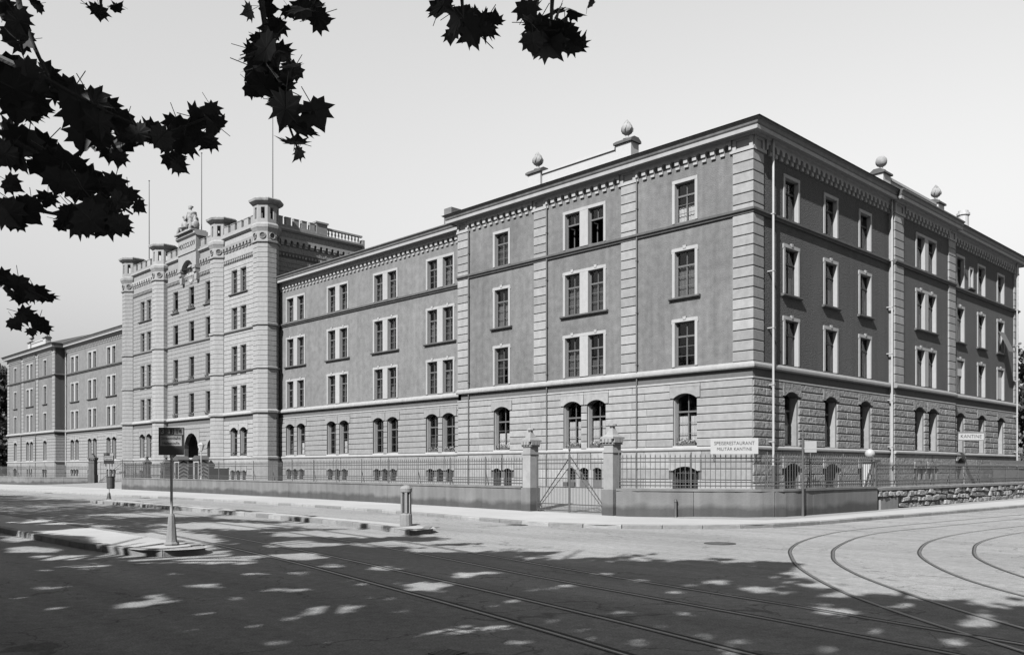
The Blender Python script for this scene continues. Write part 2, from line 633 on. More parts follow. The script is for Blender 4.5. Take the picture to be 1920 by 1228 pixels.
def arch_window(fr, s, z, lights, w, h, rise, depth=0.42, split=False, rows=3, curtains=None, lining='white_paint'):
    M = fr.M(s, 0, z)
    lk = tuple(lights)
    win = link('window', cached(('lin', lk, w, h, depth, lining), lambda: arch_lining(lk, w, h, depth, lining)), BB, M)
    y = -depth + 0.05
    wi = w - 0.07
    for c in lk:
        t = Matrix.Translation((c, 0, 0.04))
        link('sash', cached(('asash', w, h, rise, rows, y), lambda: sash_mesh(wi, h - 0.04, rise, rows, 'sash_wood', y, 0.72)), win, t)
        for pm in cached(('apane', w, h, rise, rows, split, y), lambda: pane_meshes(wi, h - 0.04, rise, rows, split, y, 0.72)):
            link('pane', pm, win, t)
        hang_curtain(win, t, wi, h, random.choice(curtains or ['white_low', 'white_half', 'none', 'low', 'white_parted']), y - 0.12)
    return win


def grille_mesh(w, h, rise, y):
    mb = MB()
    n = max(2, int(w / 0.16))
    for k in range(n + 1):
        x = -w / 2 + w * k / n
        top = h + rise * (1 - (2 * x / w) ** 2)
        mb.box(x - 0.012, x + 0.012, y - 0.012, y + 0.012, 0, top)
    for z in (0.15, h * 0.55, h - 0.1):
        mb.box(-w / 2, w / 2, y - 0.018, y + 0.018, z - 0.015, z + 0.015)
    return mb.mesh('window', 'iron')


def cellar_window(fr, s, z, w, h, rise, depth=0.35):
    win = link('window', cached(('grille', w, h, rise), lambda: grille_mesh(w - 0.04, h, rise, -0.16)), BB, fr.M(s, 0, z))
    link('pane', cached(('cpane', w, h, rise), lambda: pane_meshes(w, h, rise, 1, False, -depth + 0.06)[0]), win)
    return win


# ---- stone pieces
def block_mesh(w, h, proud, m, ch=0.03):
    return MB().box(-w / 2, w / 2, -0.03, proud, 0, h, ch=ch).mesh('stone_block', m)


def place_block(fr, s0, s1, z0, z1, proud, m, parent, name='stone_block', ch=0.03, join=None):
    if join is not None:
        join.box(s0, s1, -0.03, proud, z0, z1, fr=fr, ch=ch)
        return
    w, h = round(s1 - s0, 2), round(z1 - z0, 3)
    link(name, cached(('blk', w, h, proud, m, ch), lambda: block_mesh(w, h, proud, m, ch)), parent, fr.M((s0 + s1) / 2, 0, z0))


def free_runs(s0, s1, z0, z1, openings):
    cuts = []
    for a, b, zb, sp, rise in openings:
        top = sp if rise <= 0 else sp + rise + 0.30
        if z1 <= zb + 0.02 or z0 >= top - 0.02:
            continue
        mg = 0.22 if (rise > 0 and z1 > sp + 0.06) else 0.0
        cuts.append((a - mg, b + mg))
    cuts.sort()
    runs, x = [], s0
    for a, b in cuts:
        if a > x + 0.02:
            runs.append((x, a))
        x = max(x, b)
    if s1 > x + 0.02:
        runs.append((x, s1))
    return runs


def courses(fr, s0, s1, zs, openings, length, proud, m, parent=None, join=None, jt=0.032, ch=0.03, shift=0.0):
    for k, (z0, z1) in enumerate(zs):
        for a, b in free_runs(s0, s1, z0, z1, openings):
            n = max(1, int(round((b - a) / length)))
            edges = [a + (b - a) * i / n for i in range(n + 1)]
            if n > 1:
                off = (0.22 if k % 2 else -0.22) * (b - a) / n
                edges = [edges[0]] + [e + off + random.uniform(-.08, .08) for e in edges[1:-1]] + [edges[-1]]
            for i in range(n):
                l = edges[i] + (jt * 0.18 if i > 0 else 0)
                r = edges[i + 1] - (jt * 0.18 if i < n - 1 else 0)
                place_block(fr, l, r, z0 + jt / 2, z1 - jt / 2, proud, m, parent, join=join, ch=ch)
        for a, b, zb, sp, rise in openings:      # short pieces over lintels and under sills
            mg = 0.22 if (rise > 0 and z1 > sp + 0.06) else 0.0
            top = sp if rise <= 0 else sp + rise + 0.34
            if a < s0 - 0.1 or b > s1 + 0.1:
                continue
            if z0 + 0.06 < top < z1 - 0.06 and z1 > zb:
                place_block(fr, a - mg + 0.004, b + mg - 0.004, top + 0.006, z1 - jt / 2, proud, m, parent, join=join, ch=min(ch, 0.01))
            if z0 + 0.06 < zb < z1 - 0.06:
                place_block(fr, a + 0.004, b - 0.004, z0 + jt / 2, zb - 0.006, proud, m, parent, join=join, ch=min(ch, 0.01))


def arch_surround(mb, fr, op, proud, mg=0.2, top=0.34):
    a, b, zb, sp, rise = op
    pts = arch(a, b, sp, rise)
    out = [(a - mg, sp + 0.02), (a, sp + 0.02)] + [p for p in pts[1:-1]] + [(b, sp + 0.02), (b + mg, sp + 0.02), (b + mg, sp + rise + top), (a - mg, sp + rise + top)]
    # as strips, so that no piece is concave
    xs = [a - mg] + [p[0] for p in pts] + [b + mg]
    zl = [sp + 0.02] + [max(p[1], sp + 0.02) for p in pts] + [sp + 0.02]
    zt = sp + rise + top
    mb.slab([(a - mg, sp + 0.02), (a, sp + 0.02), (a, zt), (a - mg, zt)], -0.02, proud, fr)
    for (p, q), (r, t) in zip(pts[:-1], pts[1:]):
        mb.slab([(p, q), (r, t), (r, zt), (p, zt)], -0.02, proud, fr)
    mb.slab([(b, sp + 0.02), (b + mg, sp + 0.02), (b + mg, zt), (b, zt)], -0.02, proud, fr)


def corbel_mesh(w=0.55):
    """one bay of the round-arched corbel table"""
    mb = MB()
    r = 0.15
    top, sp = 0.68, 0.34
    pts = arch(-r, r, sp, r, 6)
    for (p, q), (a, b) in zip(pts[:-1], pts[1:]):
        mb.slab([(p, q), (a, b), (a, top), (p, top)], 0.0, 0.2)
    for sg in (-1, 1):
        x0, x1 = sorted((sg * r, sg * w / 2))
        mb.slab([(x0, 0.2), (x1, 0.2), (x1, top), (x0, top)], 0.0, 0.2)
        mb.slab([(x0, 0.0), (x1, 0.0), (x1, 0.2), (x0, 0.2)], 0.0, 0.11)
    return mb.mesh('corbel', 'trim')


def corbel_table(fr, s0, s1, z, parent=None, join=None, w=0.55):
    n = max(1, int(round((s1 - s0) / w)))
    w = (s1 - s0) / n
    for i in range(n):
        M = fr.M(s0 + w * (i + 0.5), 0, z)
        if join is None:
            link('corbel', cached(('corbel', round(w, 3)), lambda: corbel_mesh(w)), parent, M)
        else:
            c = cached(('corbel', round(w, 3)), lambda: corbel_mesh(w))
            join.add([M @ v.co for v in c.vertices], [tuple(p.vertices) for p in c.polygons])


CORNICE = [(-0.05, 18.42), (0.22, 18.42), (0.26, 18.52), (0.48, 18.54), (0.48, 18.46), (0.62, 18.46), (0.64, 18.64), (-0.05, 18.65)]
GUTTER = [(-0.05, 18.655), (0.58, 18.655), (0.65, 18.74), (0.68, 18.90), (0.78, 18.95), (0.78, 19.02), (0.58, 19.04), (-0.05, 19.04)]
BANDP = [(-0.05, 6.80), (0.20, 6.80), (0.24, 6.86), (0.24, 6.97), (0.08, 7.13), (-0.05, 7.13)]
FILLET = [(-0.05, 6.29), (0.09, 6.29), (0.09, 6.37), (-0.05, 6.40)]
BASEP = [(-0.05, 2.68), (0.12, 2.68), (0.17, 2.74), (0.17, 2.83), (0.06, 2.90), (-0.05, 2.90)]
ATTP = [(-0.05, 14.56), (0.10, 14.56), (0.12, 14.66), (0.20, 14.69), (0.20, 14.80), (0.05, 14.86), (-0.05, 14.86)]


def stringcourses(fr, s0, s1, k0=0, k1=0):
    obj('string_course', MB().molding(BANDP, s0, s1, fr, k0, k1), 'stone', BB)
    obj('string_course', MB().molding(FILLET, s0, s1, fr, k0, k1), 'trim', BB)
    obj('string_course', MB().molding(BASEP, s0, s1, fr, k0, k1), 'trim', BB)
    obj('string_course', MB().molding(ATTP, s0, s1, fr, k0, k1), 'weathered_trim', BB)


def cornice(fr, s0, s1, k0=0, k1=0):
    obj('cornice', MB().molding(CORNICE, s0, s1, fr, k0, k1), 'trim', BB)
    obj('gutter', MB().molding(GUTTER, s0, s1, fr, k0, k1), 'gutter_metal', BB)


def capital(fr, s0, s1, parent):
    """small panelled capital block over a pilaster"""
    mb = MB()
    mb.box(s0 - 0.06, s1 + 0.06, -0.02, 0.14, 17.72, 17.86, fr)
    mb.box(s0, s0 + 0.2, -0.02, 0.13, 17.861, 18.41, fr)
    mb.box(s1 - 0.2, s1, -0.02, 0.13, 17.861, 18.41, fr)
    mb.box(s0 + 0.201, s1 - 0.201, -0.02, 0.045, 17.861, 18.30, fr)
    mb.box(s0 + 0.201, s1 - 0.201, -0.02, 0.13, 18.301, 18.41, fr)
    obj('capital', mb, 'trim', parent)


def pilaster(fr, s0, s1, parent, proud=0.09, m='stone', join=None, n=20):
    h = (17.72 - 7.13) / n
    for k in range(n):
        place_block(fr, s0, s1, 7.13 + h * k + 0.016, 7.13 + h * (k + 1) - 0.016, proud, m, parent, name='quoin', ch=0.028, join=join)


G_COURSES = [(2.90 + (6.29 - 2.90) * i / 8, 2.90 + (6.29 - 2.90) * (i + 1) / 8) for i in range(8)]
B_COURSES = [(0.3, 1.15), (1.15, 1.72), (1.72, 2.68)]
GS = 5.50                                                # springing of the ground-floor arches
GR = 0.26

# ================= right-hand end pavilion, street front
W_SINGLE, W_DOUBLE = 1.26, 1.16


def pavilion_front(fr, flip, near):
    """three bays between four pilasters; flip mirrors it for the far end"""
    def S(x):
        return MIR - x if flip else x
    singles = [S(3.98), S(17.98)]
    dbl = S(11.0)
    holes, gops, bops = [], [], []
    for c in singles:
        for z0, h in ((14.90, 2.12), (10.93, 2.44), (7.20, 2.38)):
            holes.append((c - W_SINGLE / 2 - 0.03, c + W_SINGLE / 2 + 0.03, z0, z0 + h + 0.03, 0))
        gops.append((c - 0.74, c + 0.74, 2.95, GS, GR))
    for l in (-0.90, 0.90):
        for z0, h in ((14.90, 2.12), (10.93, 2.44), (7.20, 2.38)):
            holes.append((dbl + l - W_DOUBLE / 2 - 0.03, dbl + l + W_DOUBLE / 2 + 0.03, z0, z0 + h + 0.03, 0))
        gops.append((dbl + l * 1.03 - 0.70, dbl + l * 1.03 + 0.70, 2.95, GS, GR))
    b1 = S(3.95)
    bops.append((b1 - 0.8, b1 + 0.8, 0.55, 1.62, 0.24))
    for o in (-1.0, 0, 1.0):
        bops.append((dbl - 0.05 + o - 0.32, dbl - 0.05 + o + 0.32, 1.10, 1.68, 0.13))
    for o in (-0.5, 0.5):
        c = S(17.87) + o
        bops.append((c - 0.35, c + 0.35, 0.55, 1.64, 0.14))
    s0, s1 = sorted((S(0), S(PAV)))
    mb = MB()
    wall_mesh(mb, fr, s0, s1, Z_BAND - 0.25, Z_TOP, [h for h in holes if h[2] > 7], 0.32)
    w = obj('wall', mb, 'plaster', BB, recalc=False)
    mb = MB()
    wall_mesh(mb, fr, s0, s1, -0.2, Z_BAND - 0.25, gops + bops, 0.5)
    g = obj('wall', mb, 'joint', BB, recalc=False)
    join = None if near else MB()
    courses(fr, s0 + 0.0, s1, G_COURSES, gops, 2.3, 0.05, 'stone', g, join)
    courses(fr, s0 + 0.0, s1, B_COURSES, bops, 2.8, 0.09, 'stone', g, join, jt=0.02)
    for op in gops + bops:
        m = MB()
        arch_surround(m, fr, op, 0.062 if op in gops else 0.1)
        obj('arch_stone', m, 'stone', g)
    for a, b in ((0.98, 0.0), (8.23, 7.17), (15.07, 14.01), (PAV, 21.19)):
        lo, hi = sorted((S(a), S(b)))
        if near and b == 0.0:
            continue
        pilaster(fr, lo, hi, w, join=join)
        capital(fr, lo, hi, w)
    if join is not None:
        obj('stone_courses', join, 'stone', g, kind='stuff')
    ends = [(1.12, 7.12), (8.28, 13.96), (15.12, 21.14)]
    cj = None if near else MB()
    for a, b in ends:
        lo, hi = sorted((S(a), S(b)))
        corbel_table(fr, lo, hi, 17.74, w, cj)
    if cj is not None:
        obj('corbels', cj, 'trim', w, kind='stuff')
    cu = ['low', 'full', 'full', 'parted', 'none', 'full']
    for c in singles:
        first = near and abs(c - 3.98) < 0.1
        rect_window(fr, c, 14.90, (0,), W_SINGLE, 2.12, sill=False, keys=False, split=near, curtains=['white_low'] if first else cu)
        rect_window(fr, c, 10.93, (0,), W_SINGLE, 2.44, split=near, curtains=['full'] if first else cu)
        rect_window(fr, c, 7.20, (0,), W_SINGLE, 2.38, sill=False, split=near, curtains=cu)
        arch_window(fr, c, 2.95, (0,), 1.48, GS - 2.95, GR, split=near, curtains=['white_half'] if first else ['white_low', 'white_half'])
    rect_window(fr, dbl, 14.90, (-0.9, 0.9), W_DOUBLE, 2.12, sill=False, keys=False, split=near, curtains=['none'], opened=near)
    rect_window(fr, dbl, 10.93, (-0.9, 0.9), W_DOUBLE, 2.44, split=near, curtains=['full'])
    rect_window(fr, dbl, 7.20, (-0.9, 0.9), W_DOUBLE, 2.38, sill=False, split=near, curtains=['low', 'full'])
    arch_window(fr, dbl, 2.95, (-0.927, 0.927), 1.40, GS - 2.95, GR, split=near, curtains=['white_half'])
    for a, b, zb, sp, rise in bops:
        cellar_window(fr, (a + b) / 2, zb, b - a, sp - zb, rise)


pavilion_front(FL, False, True)
pavilion_front(FL, True, False)

# corner stones, shared by both fronts
corner_wall = obj('wall', MB().box(-0.9, -0.05, -0.04 + 0.1, 0.8, 0, 18.4), 'joint', BB)
nq = 20
hq = (17.72 - 7.13) / nq
for k in range(nq):
    z0, z1 = 7.13 + hq * k + 0.016, 7.13 + hq * (k + 1) - 0.016
    c = 0.03

    def corner_block(z0=z0, z1=z1, c=c):
        mb = MB()
        h = z1 - z0
        q = [(-1.07, -0.09), (0.09, -0.09), (0.09, 0.95), (-1.07, 0.95)]
        qi = [(-1.07 + c, -0.09 + c), (0.09 - c, -0.09 + c), (0.09 - c, 0.95 - c), (-1.07 + c, 0.95 - c)]
        rows = [[(x, y, 0) for x, y in qi], [(x, y, c) for x, y in q], [(x, y, h - c) for x, y in q], [(x, y, h) for x, y in qi]]
        # the street side stays flush
        vs = [p for r in rows for p in r]
        fs = [(3, 2, 1, 0), (12, 13, 14, 15)]
        for r in range(3):
            for i in range(4):
                j = (i + 1) % 4
                fs.append((r * 4 + i, r * 4 + j, r * 4 + 4 + j, r * 4 + 4 + i))
        mb.add(vs, fs)
        return mb.mesh('quoin', 'stone')
    link('quoin', cached(('corner', round(z1 - z0, 3)), corner_block), corner_wall, T(0, 0, z0))
capital(FL, -0.08, 1.07, corner_wall)
capital(FR, -0.02, 0.95, corner_wall)

# ================= the wings beside the tower


def wing_front(centres, s0, s1, label_near):
    holes, gops, bops = [], [], []
    for c in centres:
        for l in (-0.87, 0.87):
            for z0, h in ((14.90, 2.08), (10.93, 2.42), (7.20, 2.36)):
                holes.append((c + l - 0.59, c + l + 0.59, z0, z0 + h + 0.03, 0))
            gops.append((c + l * 1.07 - 0.69, c + l * 1.07 + 0.69, 2.95, GS, GR))
        for o in (-1.05, 0, 1.05):
            bops.append((c + o - 0.34, c + o + 0.34, 0.85, 1.62, 0.14))
    mb = MB()
    wall_mesh(mb, FW, s0, s1, Z_BAND - 0.25, Z_TOP, holes, 0.32)
    w = obj('wall', mb, 'wing_plaster', BB, recalc=False)
    mb = MB()
    wall_mesh(mb, FW, s0, s1, -0.2, Z_BAND - 0.25, gops + bops, 0.5)
    g = obj('wall', mb, 'joint', BB, recalc=False)
    join = MB()
    courses(FW, s0, s1, G_COURSES, gops, 2.4, 0.05, 'stone', None, join)
    courses(FW, s0, s1, B_COURSES, bops, 3.0, 0.08, 'stone', None, join, jt=0.02)
    for op in gops + bops:
        arch_surround(join, FW, op, 0.062 if op in gops else 0.09)
    obj('stone_courses', join, 'stone', g, kind='stuff')
    cj = MB()
    corbel_table(FW, s0, s1, 17.74, None, cj)
    obj('corbels', cj, 'trim', w, kind='stuff')
    for c in centres:
        far = c > 70
        rect_window(FW, c, 14.90, (-0.87, 0.87), 1.12, 2.08, sill=False, keys=False, curtains=['none'] if far else None)
        rect_window(FW, c, 10.93, (-0.87, 0.87), 1.12, 2.42, curtains=['none'] if far else ['full', 'full', 'parted', 'low'])
        rect_window(FW, c, 7.20, (-0.87, 0.87), 1.12, 2.36, sill=False, curtains=['none'] if far else ['full', 'none', 'low', 'full'])
        arch_window(FW, c, 2.95, (-0.931, 0.931), 1.38, GS - 2.95, GR, curtains=['none'] if far else ['none', 'low', 'white_low', 'none'])
    for a, b, zb, sp, rise in bops:
        cellar_window(FW, (a + b) / 2, zb, b - a, sp - zb, rise)


wing_front([25.8, 32.4, 39.0, 45.65], PAV, 48.6, True)
wing_front([89.1, 95.7, 102.3], 79.5, MIR - PAV, False)

stringcourses(FL, 0, PAV, 1, 0)
stringcourses(FL, MIR - PAV, MIR, 1, 1)
stringcourses(FW, PAV, 48.6)
stringcourses(FW, 79.5, MIR - PAV)
cornice(FL, 0, PAV, 1, 1)
cornice(FL, MIR - PAV, MIR, 1, 1)
cornice(FW, PAV + 0.001, 48.6)
cornice(FW, 79.5, MIR - PAV - 0.001)

# the far pavilion's shaded return towards the street corner, and the returns nobody sees from the street
FRET = Frame((-(MIR - PAV), 0), (0, 1), (1, 0))
obj('wall', MB().box(0.0, 1.4, -0.3, -0.001, -0.2, 18.4, FRET), 'shaded_roughcast', BB)
m = MB()
courses(FRET, 0, 1.4, G_COURSES + B_COURSES, [], 1.5, 0.05, 'stone', None, m)
obj('stone_courses', m, 'stone', BB, kind='stuff')
stringcourses(FRET, 0, 1.4, 1, 0)
cornice(FRET, 0, 1.4, 1, 0)
FRET2 = Frame((-PAV, 0), (0, 1), (-1, 0))
obj('wall', MB().box(0.0, 1.4, -0.3, -0.001, -0.2, 18.4, FRET2), 'plaster', BB)
cornice(FRET2, 0, 1.4, 1, 0)
FEND = Frame((-MIR, 0), (0, 1), (-1, 0))
obj('wall', MB().box(0.0, 16, -0.3, -0.001, -0.2, 18.4, FEND), 'shaded_roughcast', BB)
cornice(FEND, 0, 16, 1, 0)

# ================= side-street front
RS = [3.82, 8.25, 12.62, 28.1, 32.45, 36.8]
RD = 21.1


def side_front():
    secs = [(0.0, 16.0, FR), (16.0, 26.2, FRC), (26.2, R_LEN, FR)]
    sing = {0: RS[:3], 1: [], 2: RS[3:]}
    walls = []
    for i, (s0, s1, fr) in enumerate(secs):
        holes, gops, bops = [], [], []
        cs = [(c, W_SINGLE + 0.12, 0.75) for c in sing[i]]
        if i == 1:
            cs = [(RD - 0.93, 1.28, 0.80), (RD + 0.93, 1.28, 0.80)]
        for c, w, gw in cs:
            for z0, h in ((14.90, 2.12), (10.93, 2.44), (7.20, 2.38)):
                holes.append((c - w / 2 - 0.03, c + w / 2 + 0.03, z0, z0 + h + 0.03, 0))
            gc = c if i != 1 else RD + (c - RD) * 1.22
            gops.append((gc - gw, gc + gw, 2.95, GS + 0.05, GR))
        if i == 2:
            holes.append((30.0, 30.6, 15.15, 16.55, 0))
            bops.append((27.35, 28.75, 0.55, 2.3, 0.25))
        if i == 0:
            for c in RS[:3]:
                bops.append((c - 0.80, c + 0.80, 0.55, 1.75, 0.28))
        if i == 1:
            for o in (-1.55, -0.75, 0.55, 1.35):
                bops.append((RD + o - 0.30, RD + o + 0.30, 1.0, 1.75, 0.14))
        mb = MB()
        wall_mesh(mb, fr, s0, s1, Z_BAND - 0.25, Z_TOP, holes, 0.36)
        w = obj('wall', mb, 'shaded_roughcast', BB, recalc=False)
        mb = MB()
        wall_mesh(mb, fr, s0, s1, -0.2, Z_BAND - 0.25, gops + bops, 0.62)
        g = obj('wall', mb, 'joint', BB, recalc=False)
        a0 = s0
        courses(fr, a0, s1, G_COURSES, gops, 1.75, 0.07, 'rock_stone', g, None, jt=0.05, ch=0.035)
        courses(fr, a0, s1, [(0.3, 1.0)], bops, 3.0, 0.12, 'stone', g, None, jt=0.02)
        courses(fr, a0, s1, [(1.0, 1.42), (1.42, 1.98), (1.98, 2.68)], bops, 3.4, 0.07, 'rock_stone', g, None, jt=0.04)
        for op in gops + bops:
            m = MB()
            arch_surround(m, fr, op, 0.082 if op in gops else 0.13)
            obj('arch_stone', m, 'rock_stone', g)
        # jamb linings of the deep arched openings take the sun
        for c, ww, gw in cs:
            gc = c if i != 1 else RD + (c - RD) * 1.22
            arch_window(fr, gc, 2.95, (0,), 2 * gw, GS + 0.05 - 2.95, GR, depth=0.52, split=True, rows=1, lining='stone', curtains=['white_low', 'white_low', 'none'])
        for c, ww, gw in (cs if i != 1 else []):
            rect_window(fr, c, 14.90, (0,), ww, 2.12, sill=False, keys=False, split=True, rows=1, curtains=['white_low', 'low', 'low'], dark=True)
            rect_window(fr, c, 10.93, (0,), ww, 2.44, split=True, rows=1, curtains=['parted', 'full', 'white_low'], dark=True)
            rect_window(fr, c, 7.20, (0,), ww, 2.38, sill=False, split=True, rows=1, curtains=['parted', 'none', 'white_low'], dark=True)
        if i == 1:
            for z0, h, sl, ky in ((14.90, 2.12, False, False), (10.93, 2.44, True, True), (7.20, 2.38, False, True)):
                rect_window(fr, RD, z0, (-0.93, 0.93), 1.28, h, sill=sl, keys=ky, split=True, rows=1, curtains=['parted', 'parted', 'full'], dark=True)
        if i == 2:
            rect_window(fr, 30.3, 15.15, (0,), 0.54, 1.37, sill=True, keys=False, rows=1, curtains=['none'], dark=True)
        for a, b, zb, sp, rise in bops:
            if zb == 0.55 and i == 2:
                continue
            cellar_window(fr, (a + b) / 2, zb, b - a, sp - zb, rise)
        walls.append((w, g))
    # canteen door under the sign
    dm = MB().box(27.40, 28.70, -0.40, -0.34, 0.55, 2.52, FR)
    dr = obj('door', dm, 'white_paint', BB)
    obj('handle', MB().box(28.45, 28.52, -0.339, -0.28, 1.45, 1.6, FR), 'iron', dr)
    for fr, a, b, wi in ((FRC, 16.0, 17.35, 1), (FRC, 24.95, 26.2, 1), (FR, R_LEN - 1.0, R_LEN, 2)):
        pilaster(fr, a, b, walls[wi][0], m='stone')
        capital(fr, a, b, walls[wi][0])
    # returns of the middle bay
    for s, sg in ((16.0, -1), (26.2, 1)):
        f2 = Frame(FR.P(s, 0, 0)[:2], FR.n, FR.a * sg)
        obj('wall', MB().box(0, 0.2995, -0.2, 0.0, -0.2, 18.4, f2), 'stone', BB)
    for i, (a, b) in enumerate(((1.05, 15.9), (17.45, 24.85), (26.3, R_LEN - 1.1))):
        corbel_table((FR, FRC, FR)[i], a, b, 17.74, walls[i][0])


side_front()
stringcourses(FR, 0, 16.0, 1, 0)
stringcourses(FRC, 16.0, 26.2)
stringcourses(FR, 26.2, R_LEN, 0, 1)
cornice(FR, 0, 15.95, 1, 0)
cornice(FRC, 15.9, 26.0, 0.4, 0.05)
cornice(FR, 25.9, R_LEN, 0, 1)
FREND = Frame(FR.P(R_LEN, 0, 0)[:2], (-1, 0), FR.a)
obj('wall', MB().box(0.0, 14, -0.3, -0.001, -0.2, 18.4, FREND), 'plaster', BB)
cornice(FREND, 0, 14, 1, 0)
obj('wall', MB().box(-MIR, -14, 15.7, 16.0, -0.2, 18.4).box(-14.0, -13.7, 16.0, R_LEN, -0.2, 18.4), 'plaster', BB)

# dark rooms behind the windows: floors and inner walls
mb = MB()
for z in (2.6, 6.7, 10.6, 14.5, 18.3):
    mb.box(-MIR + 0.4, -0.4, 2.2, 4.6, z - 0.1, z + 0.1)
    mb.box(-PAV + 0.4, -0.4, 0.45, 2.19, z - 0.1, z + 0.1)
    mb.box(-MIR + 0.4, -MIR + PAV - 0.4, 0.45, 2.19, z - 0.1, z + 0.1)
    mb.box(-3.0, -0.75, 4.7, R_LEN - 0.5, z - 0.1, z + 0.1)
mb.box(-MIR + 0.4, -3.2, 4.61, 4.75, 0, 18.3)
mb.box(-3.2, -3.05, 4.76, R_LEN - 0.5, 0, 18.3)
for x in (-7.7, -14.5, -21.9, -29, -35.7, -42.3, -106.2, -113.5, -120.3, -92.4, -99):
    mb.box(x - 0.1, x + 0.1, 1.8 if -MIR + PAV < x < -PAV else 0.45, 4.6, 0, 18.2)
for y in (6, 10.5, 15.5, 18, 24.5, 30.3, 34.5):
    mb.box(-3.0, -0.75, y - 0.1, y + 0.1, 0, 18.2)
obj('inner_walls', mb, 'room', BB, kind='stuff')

# ================= roofs
def roof(x0, x1, y0, y1, z, slope, hips=(True, True), axis='x', name='roof'):
    """hipped roof over a rectangle"""
    mb = MB()
    if axis == 'x':
        r = (y1 - y0) / 2
        zr = z + r * slope
        a = x0 + (r if hips[0] else 0)
        b = x1 - (r if hips[1] else 0)
        ym = (y0 + y1) / 2
        mb.add([(x0, y0, z), (x1, y0, z), (x1, y1, z), (x0, y1, z), (a, ym, zr), (b, ym, zr)], [(0, 1, 5, 4), (1, 2, 5), (2, 3, 4, 5), (3, 0, 4), (3, 2, 1, 0)])
    else:
        r = (x1 - x0) / 2
        zr = z + r * slope
        a = y0 + (r if hips[0] else 0)
        b = y1 - (r if hips[1] else 0)
        xm = (x0 + x1) / 2
        mb.add([(x0, y0, z), (x1, y0, z), (x1, y1, z), (x0, y1, z), (xm, a, zr), (xm, b, zr)], [(0, 1, 4), (1, 2, 5, 4), (2, 3, 5), (3, 0, 4, 5), (3, 2, 1, 0)])
    return obj(name, mb, 'slate', BB)


main_roof = roof(-48.6, -PAV - 0.9, 0.7, 16.8, 18.97, 0.36, (False, False))
roof(-MIR + PAV + 0.9, -79.5, 0.7, 16.8, 18.97, 0.36, (False, False))
roof(-PAV - 0.85, 0.85, -0.85, 16.85, 18.995, 0.36, (True, True))
roof(-MIR - 0.85, -MIR + PAV + 0.85, -0.85, 16.85, 18.995, 0.36)
side_roof = roof(-14.9, 0.85, 9.0, R_LEN + 0.85, 18.99, 0.34, (False, True), 'y')
obj('roof', MB().add([(0.85, -0.85, 18.996), (2.0, R_LEN + 0.85, 18.996), (0.85, R_LEN + 0.85, 18.996)], [(0, 1, 2)]), 'slate', BB)


def urn(kind):
    """pedestal-top finial: flame bud or ball on a moulded foot"""
    foot = [(0.34, 0), (0.34, 0.06), (0.2, 0.12), (0.12, 0.26), (0.14, 0.32), (0.20, 0.36)]
    if kind == 'flame':
        prof = foot + [(0.34, 0.46), (0.44, 0.62), (0.45, 0.80), (0.38, 1.0), (0.24, 1.2), (0.10, 1.38), (0.02, 1.5)]
    else:
        prof = foot + [(0.34, 0.44), (0.45, 0.60), (0.47, 0.78), (0.42, 0.98), (0.28, 1.14), (0.1, 1.22), (0.02, 1.23)]
    mb = MB().lathe(prof, seg=14)
    if kind == 'flame':       # ribs of the bud
        for i in range(7):
            a = 2 * PI * i / 7
            mb.tube([(0.42 * math.cos(a), 0.42 * math.sin(a), 0.55), (0.46 * math.cos(a + .2), 0.46 * math.sin(a + .2), 0.8), (0.27 * math.cos(a + .5), 0.27 * math.sin(a + .5), 1.18), (0.03, 0.0, 1.48)], 0.05, 0.02, 5)
    return mb.mesh('finial', 'statue_stone', smooth=True)


def attic(fr, sa, sb, z, dd=-0.75, kinds=('flame', 'flame')):
    """low white parapet between two pedestals with finials"""
    mb = MB()
    mb.box(sa + 0.35, sb - 0.35, dd - 0.3, dd, z - 0.3, z + 1.20, fr)
    mb.box(sa + 0.35, sb - 0.35, dd - 0.4, dd + 0.09, z + 1.201, z + 1.36, fr)
    p = obj('parapet', mb, 'white_paint', BB)
    for s, k in ((sa, kinds[0]), (sb, kinds[1])):
        pd = MB()
        pd.box(s - 0.55, s + 0.55, dd - 0.55, dd + 0.18, z - 0.3, z + 1.36, fr)
        obj('pedestal', pd, 'white_paint', p)
        cp = MB()
        cp.molding([(dd - 0.66, 0), (dd + 0.30, 0), (dd + 0.30, 0.12), (dd + 0.02, 0.30), (dd - 0.4, 0.30), (dd - 0.66, 0.12)], s - 0.66, s + 0.66, fr)
        cp.v = [(x, y, zz + z + 1.362) for x, y, zz in cp.v]
        obj('coping', cp, 'weathered_trim', p)
        link('finial', cached(('urn', k), lambda: urn(k)), p, fr.M(s, dd - 0.18, z + 1.66) @ Matrix.Diagonal((0.76, 0.76, 0.78, 1)))


attic(FL, 8.55, 15.65, 19.1, kinds=('flame', 'flame'))
attic(FL, MIR - 15.65, MIR - 8.55, 19.1, kinds=('ball', 'ball'))
attic(FRC, 16.6, 25.6, 19.1, -0.85, kinds=('ball', 'flame'))
ch = obj('chimney', MB().lathe([(0.42, 0), (0.42, 4.0), (0.52, 4.02), (0.52, 4.2), (0.4, 4.22), (0.4, 4.4)], seg=14, cx=-2.4, cy=39.0, z=19.0), 'white_paint', side_roof, smooth=False)
obj('chimney', MB().box(-30.8, -29.9, 6, 7.2, 19.0, 22.6), 'plaster', main_roof)


# downpipes
def pipe(fr, s, d, z0, z1, r, m='pipe_metal'):
    mb = MB().tube([fr.P(s, d, z0), fr.P(s, d, (z0 + z1) / 2), fr.P(s, d, z1)], r, r, 8)
    for z in [z0 + 1.2 + 2.9 * k for k in range(int((z1 - z0) / 2.9))]:
        mb.box(s - r * 1.25, s + r * 1.25, 0.0, d + r * 1.2, z, z + 0.05, fr)
    return obj('downpipe', mb, m, BB)


